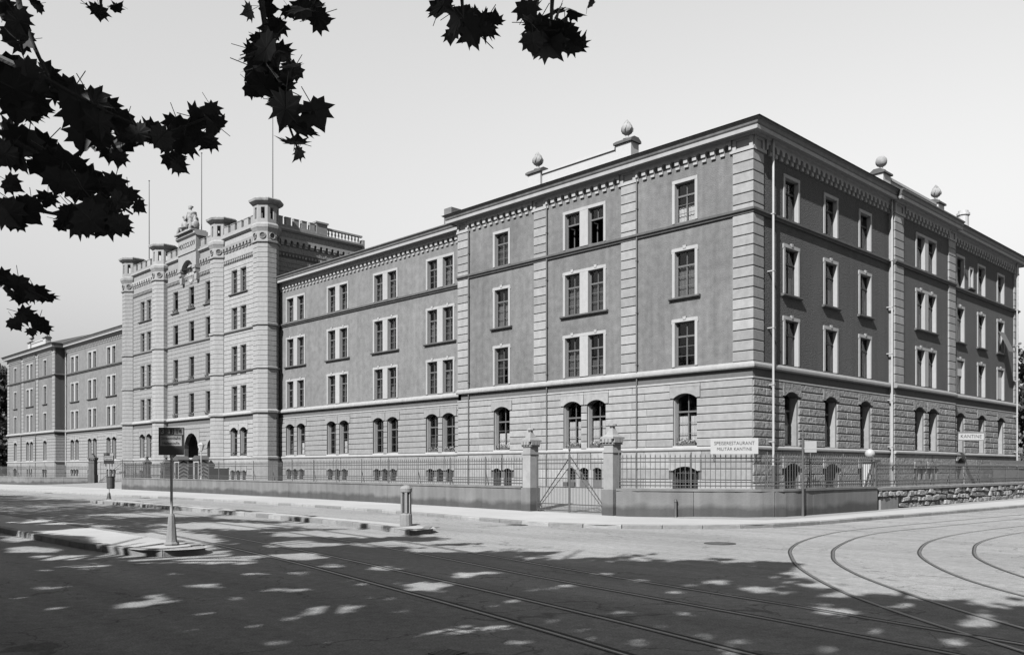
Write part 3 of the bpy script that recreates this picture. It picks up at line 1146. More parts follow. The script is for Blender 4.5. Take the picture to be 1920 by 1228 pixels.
pipe(FR, 1.48, 0.30, 1.9, 18.5, 0.06)
obj('downpipe', MB().tube([FR.P(1.48, .30, 1.88), FR.P(1.48, .30, 0.4)], 0.09, 0.09, 8), 'iron', BB)
pipe(FR, 15.72, 0.32, 1.9, 18.5, 0.06)
pipe(FR, R_LEN - 1.05, 0.30, 1.9, 18.5, 0.06)
for s in (7.10, 13.94, 21.10):
    pipe(FL, s, 0.10, 0.5, 18.4, 0.045, 'iron')
for s in (MIR - 7.10, MIR - 14.0):
    pipe(FL, s, 0.12, 0.5, 18.4, 0.05, 'iron')
pipe(FW, MIR - PAV - 0.25, 0.14, 0.5, 18.4, 0.08)

# sun blind let down over a side-street window
bl = obj('awning', MB().add([FR.P(36.1, 0.10, 12.6), FR.P(37.5, 0.10, 12.6), FR.P(37.5, 0.85, 10.95), FR.P(36.1, 0.85, 10.95), FR.P(36.1, 0.10, 12.57), FR.P(37.5, 0.10, 12.57), FR.P(37.5, 0.85, 10.92), FR.P(36.1, 0.85, 10.92)],
     [(0, 1, 2, 3), (7, 6, 5, 4), (0, 4, 5, 1), (1, 5, 6, 2), (2, 6, 7, 3), (3, 7, 4, 0)]), 'joint', BB)
for s, z0, z1 in ((36.8, 7.3, 9.5), (28.1, 8.5, 9.5)):
    obj('shutter', MB().box(s - 0.68, s + 0.68, -0.16, -0.12, z0, z1, FR), 'white_paint', BB)

# ================= the castellated middle tower
TC = 64.03
FTS = Frame((0, -0.1), (-1, 0), (0, -1))
FTC = Frame((0, 0.25), (-1, 0), (0, -1))
Z_TW = 23.85
TUR = [TC - 15.27, TC - 6.85, TC + 6.85, TC + 15.27]
T_ROWS = ((18.30, 2.18), (14.90, 2.05), (10.93, 2.36), (7.20, 2.32))
LEVELS = [(i * 0.425 + 7.13, (i + 1) * 0.425 + 7.13) for i in range(33)]


def tower_bay(fr, s0, s1, wins, gops, bops, w):
    holes = []
    for c, lights in wins:
        for l in lights:
            for z0, h in T_ROWS:
                holes.append((c + l - w / 2 - 0.04, c + l + w / 2 + 0.04, z0, z0 + h + 0.04, 0))
    mb = MB()
    wall_mesh(mb, fr, s0, s1, -0.2, Z_TW, holes + gops + bops, 0.4)
    wl = obj('wall', mb, 'joint', BB, recalc=False)
    join = MB()
    courses(fr, s0, s1, [q for q in LEVELS if q[1] < 21.2], holes, 2.2, 0.035, 'stone', None, join, jt=0.03, ch=0.012)
    courses(fr, s0, s1, [(21.62, 22.28), (22.90, 23.80)], [], 2.6, 0.03, 'stone', None, join, jt=0.02, ch=0.01)
    courses(fr, s0, s1, G_COURSES, gops, 2.2, 0.05, 'stone', None, join)
    courses(fr, s0, s1, B_COURSES, gops + bops, 2.6, 0.08, 'stone', None, join, jt=0.02)
    for op in gops:
        arch_surround(join, fr, op, 0.06, 0.2, 0.34)
    for op in bops:
        arch_surround(join, fr, op, 0.09)
    # rows of dentils
    n = int((s1 - s0) / 0.34)
    for k in range(n):
        a = s0 + (s1 - s0) * (k + 0.28) / n
        join.box(a, a + 0.17, 0, 0.13, 21.34, 21.56, fr)
    obj('stone_courses', join, 'stone', wl, kind='stuff')
    return wl


def tower_strings(fr, s0, s1):
    mb = MB()
    for z in (10.72, 14.58):
        mb.molding([(-0.03, z), (0.07, z), (0.15, z + 0.1), (0.15, z + 0.2), (-0.03, z + 0.24)], s0, s1, fr)
    obj('string_course', mb, 'weathered_trim', BB)
    obj('string_course', MB().molding(BANDP, s0, s1, fr), 'trim', BB)
    obj('string_course', MB().molding(BASEP, s0, s1, fr), 'trim', BB)
    obj('string_course', MB().molding([(-0.03, 21.57), (0.16, 21.57), (0.18, 21.66), (-0.03, 21.7)], s0, s1, fr), 'trim', BB)
    obj('cornice', MB().molding([(-0.03, 23.62), (0.1, 23.62), (0.28, 23.76), (0.30, 23.92), (-0.03, 23.98)], s0, s1, fr), 'trim', BB)


def merlons(fr, s0, s1, n, z=23.98, h=0.78):
    p = (s1 - s0) / n
    obj('parapet', MB().box(s0, s1, -0.25, 0.12, z, z + 0.22, fr), 'stone', BB)
    for k in range(n):
        a = s0 + p * k
        mb = MB().box(-p * 0.32, p * 0.32, -0.22, 0.10, 0, h - 0.12)
        mb.molding([(-0.25, h - 0.119), (0.14, h - 0.119), (0.14, h - 0.06), (-0.06, h), (-0.25, h - 0.06)], -p * 0.34, p * 0.34)
        link('merlon', cached(('mer', round(p, 3), h), lambda: mb.mesh('merlon', 'stone')), BB, fr.M(a + p / 2, 0, z + 0.22))


for s0, s1, c in ((TUR[0], TUR[1], TC - 10.8), (TUR[2], TUR[3], TC + 10.8)):
    g = [(c - 0.93 - 0.66, c - 0.93 + 0.66, 2.95, 5.38, 0.28), (c + 0.93 - 0.66, c + 0.93 + 0.66, 2.95, 5.38, 0.28)]
    b = [(c + o - 0.32, c + o + 0.32, 0.75, 1.52, 0.12) for o in (-1.1, 0, 1.1)]
    wl = tower_bay(FTS, s0, s1, [(c, (-0.87, 0.87))], g, b, 1.12)
    cj = MB()
    corbel_table(FTS, s0 + 1.0, s1 - 1.0, 22.32, None, cj, 0.62)
    obj('corbels', cj, 'stone', wl, kind='stuff')
    tower_strings(FTS, s0, s1)
    merlons(FTS, s0 + 0.95, s1 - 0.95, 5)
    for i, (z0, h) in enumerate(T_ROWS):
        rect_window(FTS, c, z0, (-0.87, 0.87), 1.12, h, sill=(i == 0), surround=False, curtains=['full', 'low', 'parted'])
    arch_window(FTS, c, 2.95, (-0.93, 0.93), 1.32, 5.38 - 2.95, 0.28, curtains=['none', 'low'])
    for q in b:
        cellar_window(FTS, (q[0] + q[1]) / 2, q[2], q[1] - q[0], q[3] - q[2], q[4])

ARCHES = [(TC - 1.62, TC + 1.62, 0.4, 3.85, 1.6), (TC - 5.3, TC - 3.6, 0.4, 3.85, 0.84), (TC + 3.6, TC + 5.3, 0.4, 3.85, 0.84)]
wl = tower_bay(FTC, TUR[1], TUR[2], [(TC - 3.8, (0,)), (TC, (0,)), (TC + 3.8, (0,))], ARCHES, [], 1.18)
cj = MB()
corbel_table(FTC, TUR[1] + 1.0, TC - 2.2, 22.32, None, cj, 0.62)
corbel_table(FTC, TC + 2.2, TUR[2] - 1.0, 22.32, None, cj, 0.62)
obj('corbels', cj, 'stone', wl, kind='stuff')
tower_strings(FTC, TUR[1], TUR[2])
merlons(FTC, TUR[1] + 0.95, TC - 2.1, 3)
merlons(FTC, TC + 2.1, TUR[2] - 0.95, 3)
for c in (TC - 3.8, TC, TC + 3.8):
    for i, (z0, h) in enumerate(T_ROWS):
        rect_window(FTC, c, z0, (0,), 1.18, h, sill=(i == 0), surround=False, curtains=['none'], dark=True, opened=(i in (0, 1)))
# passage behind the arches
mb = MB()
mb.box(TC - 5.6, TC + 5.6, -3.2, -3.0, 0.3, 6.5, FTC).box(TC - 5.6, TC + 5.6, -3.0, -0.42, 6.0, 6.3, FTC)
for s in (TC - 3.0, TC + 3.0, TC - 5.6, TC + 5.6):
    mb.box(s - 0.2, s + 0.2, -3.0, -0.42, 0.3, 6.0, FTC)
obj('passage', mb, 'plaster', BB)
for s, w, h in ((TC, 3.0, 5.2), (TC - 4.45, 1.6, 4.4), (TC + 4.45, 1.6, 4.4)):
    d = obj('door', MB().box(s - w / 2, s - 0.01, -1.9, -1.8, 0.4, h, FTC).box(s + 0.01, s + w / 2, -1.9, -1.8, 0.4, h, FTC), 'dark_wood', BB)
    obj('handle', MB().box(s + 0.05, s + 0.12, -1.8, -1.72, 1.5, 1.75, FTC), 'iron', d)

# corner turrets
def turret_shaft():
    R = 1.14
    prof = [(R + 0.12, -0.2), (R + 0.12, 2.66), (R + 0.2, 2.70), (R + 0.2, 2.84), (R + 0.03, 2.9)]

    def run(z0, z1, n):
        out = []
        for k in range(n):
            a = z0 + (z1 - z0) * k / n
            b = z0 + (z1 - z0) * (k + 1) / n
            out += [(R - 0.045, a), (R, a + 0.03), (R, b - 0.03), (R - 0.045, b - 0.001)]
        return out
    prof += run(2.95, 6.75, 9)
    prof += [(R + 0.2, 6.8), (R + 0.22, 6.97), (R + 0.04, 7.13)]
    prof += run(7.15, 10.70, 8)
    prof += [(R + 0.13, 10.76), (R + 0.13, 10.9), (R, 10.96)]
    prof += run(10.98, 14.55, 8)
    prof += [(R + 0.13, 14.62), (R + 0.15, 14.78), (R, 14.85)]
    prof += run(14.88, 21.95, 16)
    prof += [(R + 0.14, 22.0), (R + 0.16, 22.14), (R + 0.02, 22.2), (R + 0.02, 22.95), (R + 0.14, 23.2), (R + 0.2, 23.3), (R + 0.22, 23.55), (R + 0.06, 23.72), (R - 0.02, 23.76)]
    return MB().lathe(prof, seg=8, rot=PI / 8).mesh('turret', 'stone')


def turret_top():
    """open lantern: eight piers, slits between them"""
    R = 1.12
    mb = MB()
    mb.lathe([(R, 23.74), (R, 24.1)], seg=8, rot=PI / 8)
    mb.lathe([(R, 25.12), (R, 25.42)], seg=8, rot=PI / 8)
    for i in range(8):
        a = PI / 8 + 2 * PI * i / 8
        t = 0.30
        b0, b1 = a - 2 * PI / 8, a + 2 * PI / 8
        p = Vector((R * math.cos(a), R * math.sin(a)))
        q0 = Vector((R * math.cos(b0), R * math.sin(b0)))
        q1 = Vector((R * math.cos(b1), R * math.sin(b1)))
        e0, e1 = p + (q0 - p) * t, p + (q1 - p) * t
        mb.prism([tuple(e0), tuple(p), tuple(e1), tuple(e1 * 0.82), tuple(p * 0.82), tuple(e0 * 0.82)], 24.1, 25.12)
    return mb.mesh('lantern', 'stone')


def turret_cap():
    return MB().lathe([(1.14, 25.42), (1.30, 25.46), (1.50, 25.62), (1.56, 25.80), (1.50, 25.90), (0.7, 26.02), (0.02, 26.06)], seg=8, rot=PI / 8).mesh('turret_cap', 'statue_stone')


def turret_roundel():
    mb = MB()
    for i in range(8):
        a = 2 * PI * i / 8
        c = Vector((1.11 * math.cos(a), 1.11 * math.sin(a), 22.58))
        u = Vector((-math.sin(a), math.cos(a), 0))
        n = Vector((math.cos(a), math.sin(a), 0))
        ring = []
        pts = [c + u * (0.27 * math.cos(t)) + Vector((0, 0, 0.27 * math.sin(t))) + n * 0.02 for t in [2 * PI * k / 10 for k in range(11)]]
        mb.tube(pts, 0.05, 0.05, 5)
    return mb.mesh('roundel', 'stone')


def turret_roundel_shade():  # flat dark discs paint the shade inside the roundel rings
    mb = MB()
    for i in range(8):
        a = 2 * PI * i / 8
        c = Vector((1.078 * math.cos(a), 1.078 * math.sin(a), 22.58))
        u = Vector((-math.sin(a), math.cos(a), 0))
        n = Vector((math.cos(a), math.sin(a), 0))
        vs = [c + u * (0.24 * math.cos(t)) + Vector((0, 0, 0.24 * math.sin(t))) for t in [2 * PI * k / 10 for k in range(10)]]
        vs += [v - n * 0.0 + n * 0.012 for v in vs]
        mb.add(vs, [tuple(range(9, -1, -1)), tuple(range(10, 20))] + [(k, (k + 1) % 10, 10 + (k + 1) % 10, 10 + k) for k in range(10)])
    return mb.mesh('roundel_shade', 'room')


for s in TUR:
    t = link('turret', cached('tsh', turret_shaft), BB, T(-s, 0.23, 0))
    link('lantern', cached('tla', turret_top), t)
    link('turret_cap', cached('tca', turret_cap), t)
    link('roundel', cached('tro', turret_roundel), t)
    link('roundel_shade', cached('trh', turret_roundel_shade), t)

# tower body behind the front: side walls, battlements, flat roof
FTR = Frame((-(TUR[0] + 0.05), 0.3), (0, 1), (1, 0))
join = MB()
obj('wall', MB().box(0, 10.4, -0.4, -0.001, -0.2, Z_TW, FTR), 'joint', BB)
courses(FTR, 0, 10.4, [q for q in LEVELS if q[1] < 21.2] + [(21.7, 22.28), (22.92, 23.6)], [], 1.6, 0.035, 'stone', None, join, jt=0.03, ch=0.012)
courses(FTR, 0, 10.4, G_COURSES + B_COURSES, [], 1.6, 0.05, 'stone', None, join)
for k in range(29):
    join.box(0.2 + k * 0.34, 0.37 + k * 0.34, 0, 0.13, 21.34, 21.56, FTR)
obj('stone_courses', join, 'rock_stone', BB, kind='stuff')
cj = MB()
corbel_table(FTR, 0.9, 9.7, 22.32, None, cj, 0.62)
obj('corbels', cj, 'stone', BB, kind='stuff')
obj('cornice', MB().molding([(-0.03, 23.62), (0.1, 23.62), (0.28, 23.76), (0.30, 23.92), (-0.03, 23.98)], 0, 10.4, FTR), 'trim', BB)
merlons(FTR, 0.9, 5.1, 5)
obj('parapet', MB().box(5.1, 6.3, -0.5, 0.16, 23.98, 25.0, FTR).box(5.0, 6.4, -0.6, 0.26, 25.001, 25.16, FTR), 'stone', BB)
bal = MB()
for k in range(10):
    p = FTR.P(6.6 + k * 0.38, -0.1, 0)
    bal.lathe([(0.09, 23.98), (0.05, 24.1), (0.1, 24.3), (0.05, 24.52), (0.09, 24.62)], p[0], p[1], 6)
bal.box(6.3, 10.4, -0.25, 0.08, 24.621, 24.78, FTR)
obj('balustrade', bal, 'stone', BB)
FTL = Frame((-(TUR[3] - 0.05), 0.3), (0, 1), (-1, 0))
obj('wall', MB().box(0, 10.4, -0.4, -0.001, -0.2, Z_TW, FTL).box(0, 10.4, -0.3, 0.1, Z_TW, 24.6, FTL), 'stone', BB)
obj('wall', MB().box(-TUR[3], -TUR[0], 10.7, 11.0, 0, 24.4), 'stone', BB)
obj('roof', MB().box(-TUR[3] + 0.3, -TUR[0] - 0.3, 0.4, 10.7, 23.3, 23.6), 'slate', BB)
mb = MB()
for z in (6.75, 10.6, 14.5, 18.0, 21.9):
    mb.box(-TUR[3] + 0.5, -TUR[0] - 0.5, 0.75, 4.4, z - 0.1, z + 0.1)
for s in (TC - 1.9, TC + 1.9, TC - 6.85, TC + 6.85, TC - 10.8, TC + 10.8):
    mb.box(-s - 0.1, -s + 0.1, 0.75, 4.4, 6.9, 21.8)
obj('inner_walls', mb, 'room', BB, kind='stuff')

# centrepiece: corbelled niche with a sundial, tablet with the year, pedestal for the statue
FN = Frame((0, -0.25), (-1, 0), (0, -1))
cp = MB()
niche = [(TC - 1.35, TC + 1.35, 20.9, 21.85, 1.3)]
wall_mesh(cp, FN, TC - 2.05, TC + 2.05, 22.35, 25.35, [(TC - 1.35, TC + 1.35, 22.35, 22.36, 0.79 + 0.0)], 0.45)
cpo = obj('centrepiece', cp, 'stone', BB, recalc=False)
b2 = MB()
b2.box(TC - 2.05, TC - 2.0, -1.2, -0.004, 22.35, 25.35, FN).box(TC + 2.0, TC + 2.05, -1.2, -0.004, 22.35, 25.35, FN)
b2.box(TC - 2.0, TC + 2.0, -1.2, -1.1, 23.9, 25.35, FN)
for sg in (-1, 1):      # consoles
    a, b = sorted((TC + sg * 1.36, TC + sg * 2.05))
    b2.box(a, b, -0.5, 0.12, 22.1, 22.349, FN)
    b2.box(a + 0.05, b - 0.05, -0.5, 0.04, 21.7, 22.099, FN)
    b2.slab([(a + 0.12, 20.95), (b - 0.12, 20.95), (b - 0.05, 21.699), (a + 0.05, 21.699)], -0.5, -0.1, FN)
obj('consoles', b2, 'stone', cpo)
obj('cornice', MB().molding([(-1.2, 25.35), (0.02, 25.35), (0.22, 25.52), (0.25, 25.72), (0.0, 25.82), (-1.2, 25.82)], TC - 2.25, TC + 2.25, FN), 'trim', cpo)
obj('string_course', MB().molding([(-0.02, 23.82), (0.1, 23.82), (0.12, 23.95), (-0.02, 24.0)], TC - 2.05, TC + 2.05, FN), 'trim', cpo)
lettering('year_letters', 'MDCCCLXXV', 0.72, FN.M(TC, 0.012, 24.66), 'sign_black', cpo, ext=0.012, sx=0.86)
# sundial: pale plate, rod
plate = [(TC + 0.95 * math.cos(t), 21.95 + 1.15 * math.sin(t)) for t in [2 * PI * k / 20 for k in range(20)]]
sd = obj('sundial', MB().slab(plate, 0.02, 0.09, FTC), 'trim', BB)
obj('sundial_rod', MB().tube([FTC.P(TC - 0.1, 0.09, 22.7), FTC.P(TC - 0.5, 0.55, 21.6)], 0.035, 0.03, 6), 'iron', sd)
arc = [FTC.P(TC + 0.75 * math.cos(t), 0.1, 21.75 + 0.85 * math.sin(t)) for t in [PI + PI * k / 14 for k in range(15)]]
obj('sundial_arc', MB().tube(arc, 0.03, 0.03, 5), 'weathered_trim', sd)


# statue group on the pedestal: standing helmeted figure between two seated companions
def statue():
    bm = bmesh.new()

    def blob(x, y, z, rx, ry, rz, tilt=0.0, tx=0.0):
        M = Matrix.Translation((x, y, z)) @ Matrix.Rotation(tilt, 4, 'Y') @ Matrix.Rotation(tx, 4, 'X') @ Matrix.Diagonal((rx, ry, rz, 1))
        bmesh.ops.create_icosphere(bm, subdivisions=2, radius=1, matrix=M)
    # standing figure, about 2.6 m
    blob(0, 0, 0.12, 0.62, 0.5, 0.2)
    for sx, ty in ((-0.16, 0.05), (0.17, -0.08)):
        blob(sx, ty, 0.45, 0.15, 0.16, 0.5)
        blob(sx * 0.9, ty * 0.5, 1.0, 0.19, 0.2, 0.45)
    blob(0, 0.02, 1.5, 0.30, 0.22, 0.42)
    blob(0, 0, 1.85, 0.36, 0.23, 0.28)
    blob(0, 0, 2.12, 0.12, 0.12, 0.16)
    blob(0, 0.0, 2.32, 0.16, 0.18, 0.2)
    blob(0, -0.05, 2.46, 0.12, 0.26, 0.13)
    blob(-0.42, 0.0, 1.72, 0.11, 0.12, 0.36, 0.5)
    blob(-0.62, 0.08, 1.42, 0.09, 0.1, 0.3, -0.1)
    blob(0.44, 0.02, 1.75, 0.11, 0.12, 0.36, -0.5)
    blob(0.66, 0.12, 1.55, 0.09, 0.1, 0.28, 0.5)
    blob(0.1, -0.22, 1.25, 0.42, 0.12, 0.75)
    # companions seated left and right, leaning on shields
    for sg in (-1, 1):
        blob(sg * 0.95, 0.02, 0.35, 0.34, 0.36, 0.34)
        blob(sg * 0.9, -0.05, 0.95, 0.27, 0.25, 0.45, sg * 0.25)
        blob(sg * 0.86, 0.0, 1.45, 0.2, 0.2, 0.22)
        blob(sg * 0.84, 0.06, 1.66, 0.26, 0.24, 0.16)
        blob(sg * 1.15, 0.30, 0.5, 0.15, 0.34, 0.15, 0, 0.5)
        blob(sg * 1.2, 0.52, 0.25, 0.12, 0.14, 0.3)
        blob(sg * 0.75, 0.32, 0.62, 0.14, 0.34, 0.14, 0, -0.3)
        blob(sg * 1.22, 0.12, 1.0, 0.1, 0.12, 0.38, -sg * 0.3)
        blob(sg * 1.35, 0.1, 0.5, 0.12, 0.3, 0.42)
    me = bpy.data.meshes.new('figures')
    bm.to_mesh(me)
    bm.free()
    me.materials.append(MATS['statue_stone'])
    t = thing('statue_group', 'stone group of three figures on the pedestal above the sundial', 'statue', (-TC, 0.1, 25.83), PI)
    obj('plinth', MB().box(-2.0, 2.0, -0.8, 0.85, 0, 0.16), 'statue_stone', t)
    o = link('figures', me, t, T(0, 0, 0.14) @ Matrix.Diagonal((1.22, 1.25, 1.12, 1)))
    rm = o.modifiers.new('remesh', 'REMESH')
    rm.mode = 'VOXEL'
    rm.voxel_size = 0.055
    rm.use_smooth_shade = True
    return t


statue()

for i, (s, y, z0, z1, lab) in enumerate(((TUR[0] + 0.9, 1.4, 23.6, 35.4, 'thin flagpole rising behind the rightmost turret of the tower'), (TC + 0.6, 1.6, 23.6, 34.7, 'thin flagpole rising behind the stone statue group'), (TUR[3] - 1.2, 1.6, 23.6, 35.0, 'thin flagpole between the two leftmost turrets of the tower'))):
    fp = thing('flagpole', lab, 'flagpole', (-s, y, z0), 0, 'flagpoles on the tower roof')
    obj('pole', MB().tube([(0, 0, 0), (0, 0, (z1 - z0) * 0.5), (0, 0, z1 - z0)], 0.065, 0.04, 6), 'iron', fp)
    obj('ball', MB().lathe([(0.02, z1 - z0 - 0.02), (0.1, z1 - z0 + 0.06), (0.02, z1 - z0 + 0.14)], seg=8), 'iron', fp)

# ---------------------------------------------------------------- ground
def smooth_path(pts, n=6):
    """Catmull-Rom through the points"""
    P = [Vector(p) for p in pts]
    out = []
    for i in range(len(P) - 1):
        p0, p1, p2, p3 = P[max(i - 1, 0)], P[i], P[i + 1], P[min(i + 2, len(P) - 1)]
        for k in range(n):
            t = k / n
            out.append(0.5 * ((2 * p1) + (p2 - p0) * t + (2 * p0 - 5 * p1 + 4 * p2 - p3) * t * t + (3 * p1 - p0 - 3 * p2 + p3) * t ** 3))
    out.append(P[-1])
    return out


def resample(path, step):
    d = [0.0]
    for a, b in zip(path[:-1], path[1:]):
        d.append(d[-1] + (b - a).length)
    n = max(1, int(round(d[-1] / step)))
    out, j = [], 0
    for k in range(n + 1):
        x = d[-1] * k / n
        while j < len(path) - 2 and d[j + 1] < x:
            j += 1
        t = (x - d[j]) / max(1e-9, d[j + 1] - d[j])
        out.append(path[j] + (path[j + 1] - path[j]) * min(1, max(0, t)))
    return out


def offset(path, d):
    out = []
    for i, p in enumerate(path):
        t = (path[min(i + 1, len(path) - 1)] - path[max(i - 1, 0)]).normalized()
        out.append(p + Vector((-t.y, t.x)) * d)
    return out


def ribbon(mb, path, d0, d1, z):
    a, b = offset(path, d0), offset(path, d1)
    n = len(path)
    mb.add([(p.x, p.y, z) for p in a] + [(p.x, p.y, z) for p in b], [(i, i + 1, n + i + 1, n + i) for i in range(n - 1)])


def asphalt_material():
    """worn light asphalt: broad patches, long wheel streaks along the street, fine grit"""
    m = MATS['asphalt']
    nt = m.node_tree
    b = nt.nodes['Principled BSDF']
    src = b.inputs['Base Color'].links[0].from_socket
    geo = nt.nodes.new('ShaderNodeNewGeometry')
    mp = nt.nodes.new('ShaderNodeMapping')
    mp.inputs['Scale'].default_value = (0.05, 0.9, 1)
    mp.inputs['Rotation'].default_value = (0, 0, math.radians(4))
    nt.links.new(geo.outputs['Position'], mp.inputs['Vector'])
    n = nt.nodes.new('ShaderNodeTexNoise')
    n.inputs['Scale'].default_value = 1.4
    n.inputs['Detail'].default_value = 7
    nt.links.new(mp.outputs[0], n.inputs['Vector'])
    mr = nt.nodes.new('ShaderNodeMapRange')
    mr.inputs['From Min'].default_value = 0.3
    mr.inputs['From Max'].default_value = 0.7
    mr.inputs['To Min'].default_value = 0.82
    mr.inputs['To Max'].default_value = 1.14
    nt.links.new(n.outputs[0], mr.inputs['Value'])
    k = nt.nodes.new('ShaderNodeMath')
    k.operation = 'MULTIPLY'
    nt.links.new(src, k.inputs[0])
    nt.links.new(mr.outputs[0], k.inputs[1])
    vo = nt.nodes.new('ShaderNodeTexVoronoi')
    vo.feature = 'DISTANCE_TO_EDGE'
    vo.inputs['Scale'].default_value = 0.30
    wob = nt.nodes.new('ShaderNodeTexNoise')
    wob.inputs['Scale'].default_value = 0.9
    wob.inputs['Detail'].default_value = 6
    nt.links.new(geo.outputs['Position'], wob.inputs['Vector'])
    va = nt.nodes.new('ShaderNodeVectorMath')
    va.operation = 'MULTIPLY_ADD'
    va.inputs[1].default_value = (3.0, 3.0, 0)
    nt.links.new(wob.outputs['Color'], va.inputs[0])
    nt.links.new(geo.outputs['Position'], va.inputs[2])
    nt.links.new(va.outputs[0], vo.inputs['Vector'])
    cr = nt.nodes.new('ShaderNodeMapRange')
    cr.inputs['From Min'].default_value = 0.002
    cr.inputs['From Max'].default_value = 0.008
    cr.inputs['To Min'].default_value = 0.62
    cr.inputs['To Max'].default_value = 1.0
    nt.links.new(vo.outputs['Distance'], cr.inputs['Value'])
    gr = nt.nodes.new('ShaderNodeTexNoise')
    gr.inputs['Scale'].default_value = 45
    gr.inputs['Detail'].default_value = 3
    nt.links.new(geo.outputs['Position'], gr.inputs['Vector'])
    gm = nt.nodes.new('ShaderNodeMapRange')
    gm.inputs['From Min'].default_value = 0.3
    gm.inputs['From Max'].default_value = 0.7
    gm.inputs['To Min'].default_value = 0.72
    gm.inputs['To Max'].default_value = 1.28
    nt.links.new(gr.outputs[0], gm.inputs['Value'])
    last = k.outputs[0]
    for sock in (cr.outputs[0], gm.outputs[0]):
        q = nt.nodes.new('ShaderNodeMath')
        q.operation = 'MULTIPLY'
        nt.links.new(last, q.inputs[0])
        nt.links.new(sock, q.inputs[1])
        last = q.outputs[0]
    nt.links.new(last, b.inputs['Base Color'])


asphalt_material()
road = obj('road', MB().sheet([(-500, -420), (420, -420), (420, 500), (-500, 500)], 0.0), 'asphalt', recalc=False)
tag(road, 'broad light asphalt road with tram tracks in front of the barracks', kind='structure')

KERB = smooth_path([(-140, -20.0), (-90, -19.2), (-44, -18.5), (-28.6, -17.9), (-19.4, -17.8), (-11, -18.05), (-4, -18.8), (1, -19.6), (3.9, -20.0), (6.0, -19.6), (7.4, -18.6), (8.7, -17.3), (9.5, -15.8), (9.87, -13.6), (10.05, -10.4), (10.42, -4.8), (10.86, 4.6), (11.4, 20), (12.4, 60)])
WALL_L = smooth_path([(-49.6, -11.98), (-36, -12.4), (-23.6, -12.98), (-10.1, -14.0), (-1.45, -14.86)])
WALL_R = smooth_path([(3.55, -15.35), (4.2, -15.25), (5.44, -14.55), (7.0, -13.6), (7.85, -12.6), (8.05, -11.2), (8.06, -9.8), (8.17, -5.3)])
WALL_S = [Vector((8.24, -5.2)), Vector((8.2, -1.98)), Vector((8.03, 5.1)), Vector((7.97, 16)), Vector((7.9, 30)), Vector((7.9, 46))]
WALL_F = smooth_path([(-135, -12.6), (-100, -12.2), (-82, -12.0), (-76, -11.2), (-72.2, -9.6), (-69.9, -7.8)])

poly = [(p.x, p.y) for p in KERB] + [(7.0, 60), (7.3, -4), (6.9, -11), (5, -13.6), (2.0, -14.2), (-20, -12.2), (-49, -11.2), (-52, -4), (-66, -2.5), (-70, -7), (-74, -10), (-140, -11)]
pv = obj('pavement', MB().sheet(poly, 0.10), 'pavement', recalc=False)
tag(pv, 'pale pavement running round the corner along the perimeter wall', kind='structure')
kerb_pts = resample(KERB, 1.15)


def kerb_stone(mb, a, b, d0, d1, z0, z1):
    t = (b - a).normalized()
    n = Vector((-t.y, t.x))
    g = t * 0.012
    q = [a + g + n * d0, b - g + n * d0, b - g + n * d1, a + g + n * d1]
    c = 0.02
    vs = [(p.x, p.y, z0) for p in q] + [(p.x, p.y, z1 - c) for p in q]
    q2 = [a + g * 2 + n * (d0 + c), b - g * 2 + n * (d0 + c), b - g * 2 + n * d1, a + g * 2 + n * d1]
    vs += [(p.x, p.y, z1) for p in q2]
    fs = [(3, 2, 1, 0), (8, 9, 10, 11)]
    for r in (0, 4):
        for i in range(4):
            j = (i + 1) % 4
            fs.append((r + i, r + j, r + 4 + j, r + 4 + i))
    mb.add(vs, fs)


far = MB()
for a, b in zip(kerb_pts[:-1], kerb_pts[1:]):
    if -35 < a.x and a.y < 12:
        m = MB()
        kerb_stone(m, a, b, -0.02, 0.2, -0.1, 0.115)
        obj('kerb_stone', m, 'kerb', pv)
    else:
        kerb_stone(far, a, b, -0.02, 0.2, -0.1, 0.115)
obj('kerb_stones', far, 'kerb', pv, kind='stuff')


def court_z(x, y):
    yw = -12.0 - max(0.0, x + 50) * 0.059
    t = min((y - yw) / 10.0, (8.0 - x) / 7.0)
    t = min(1.0, max(0.0, t))
    return 0.085 + 0.56 * t


mb = MB()
xs = [-135 + 3.0 * i for i in range(49)]
ys = [-16 + 1.0 * i for i in range(19)] + [6, 20, 35, 50]
vs = [(x, y, court_z(x, y)) for y in ys for x in xs]
fs = [(j * len(xs) + i, j * len(xs) + i + 1, (j + 1) * len(xs) + i + 1, (j + 1) * len(xs) + i) for j in range(len(ys) - 1) for i in range(len(xs) - 1)]
ct = obj('forecourt', mb.add(vs, fs), 'gravel', recalc=False)
tag(ct, 'gravel forecourt rising gently from the wall to the building', kind='structure')

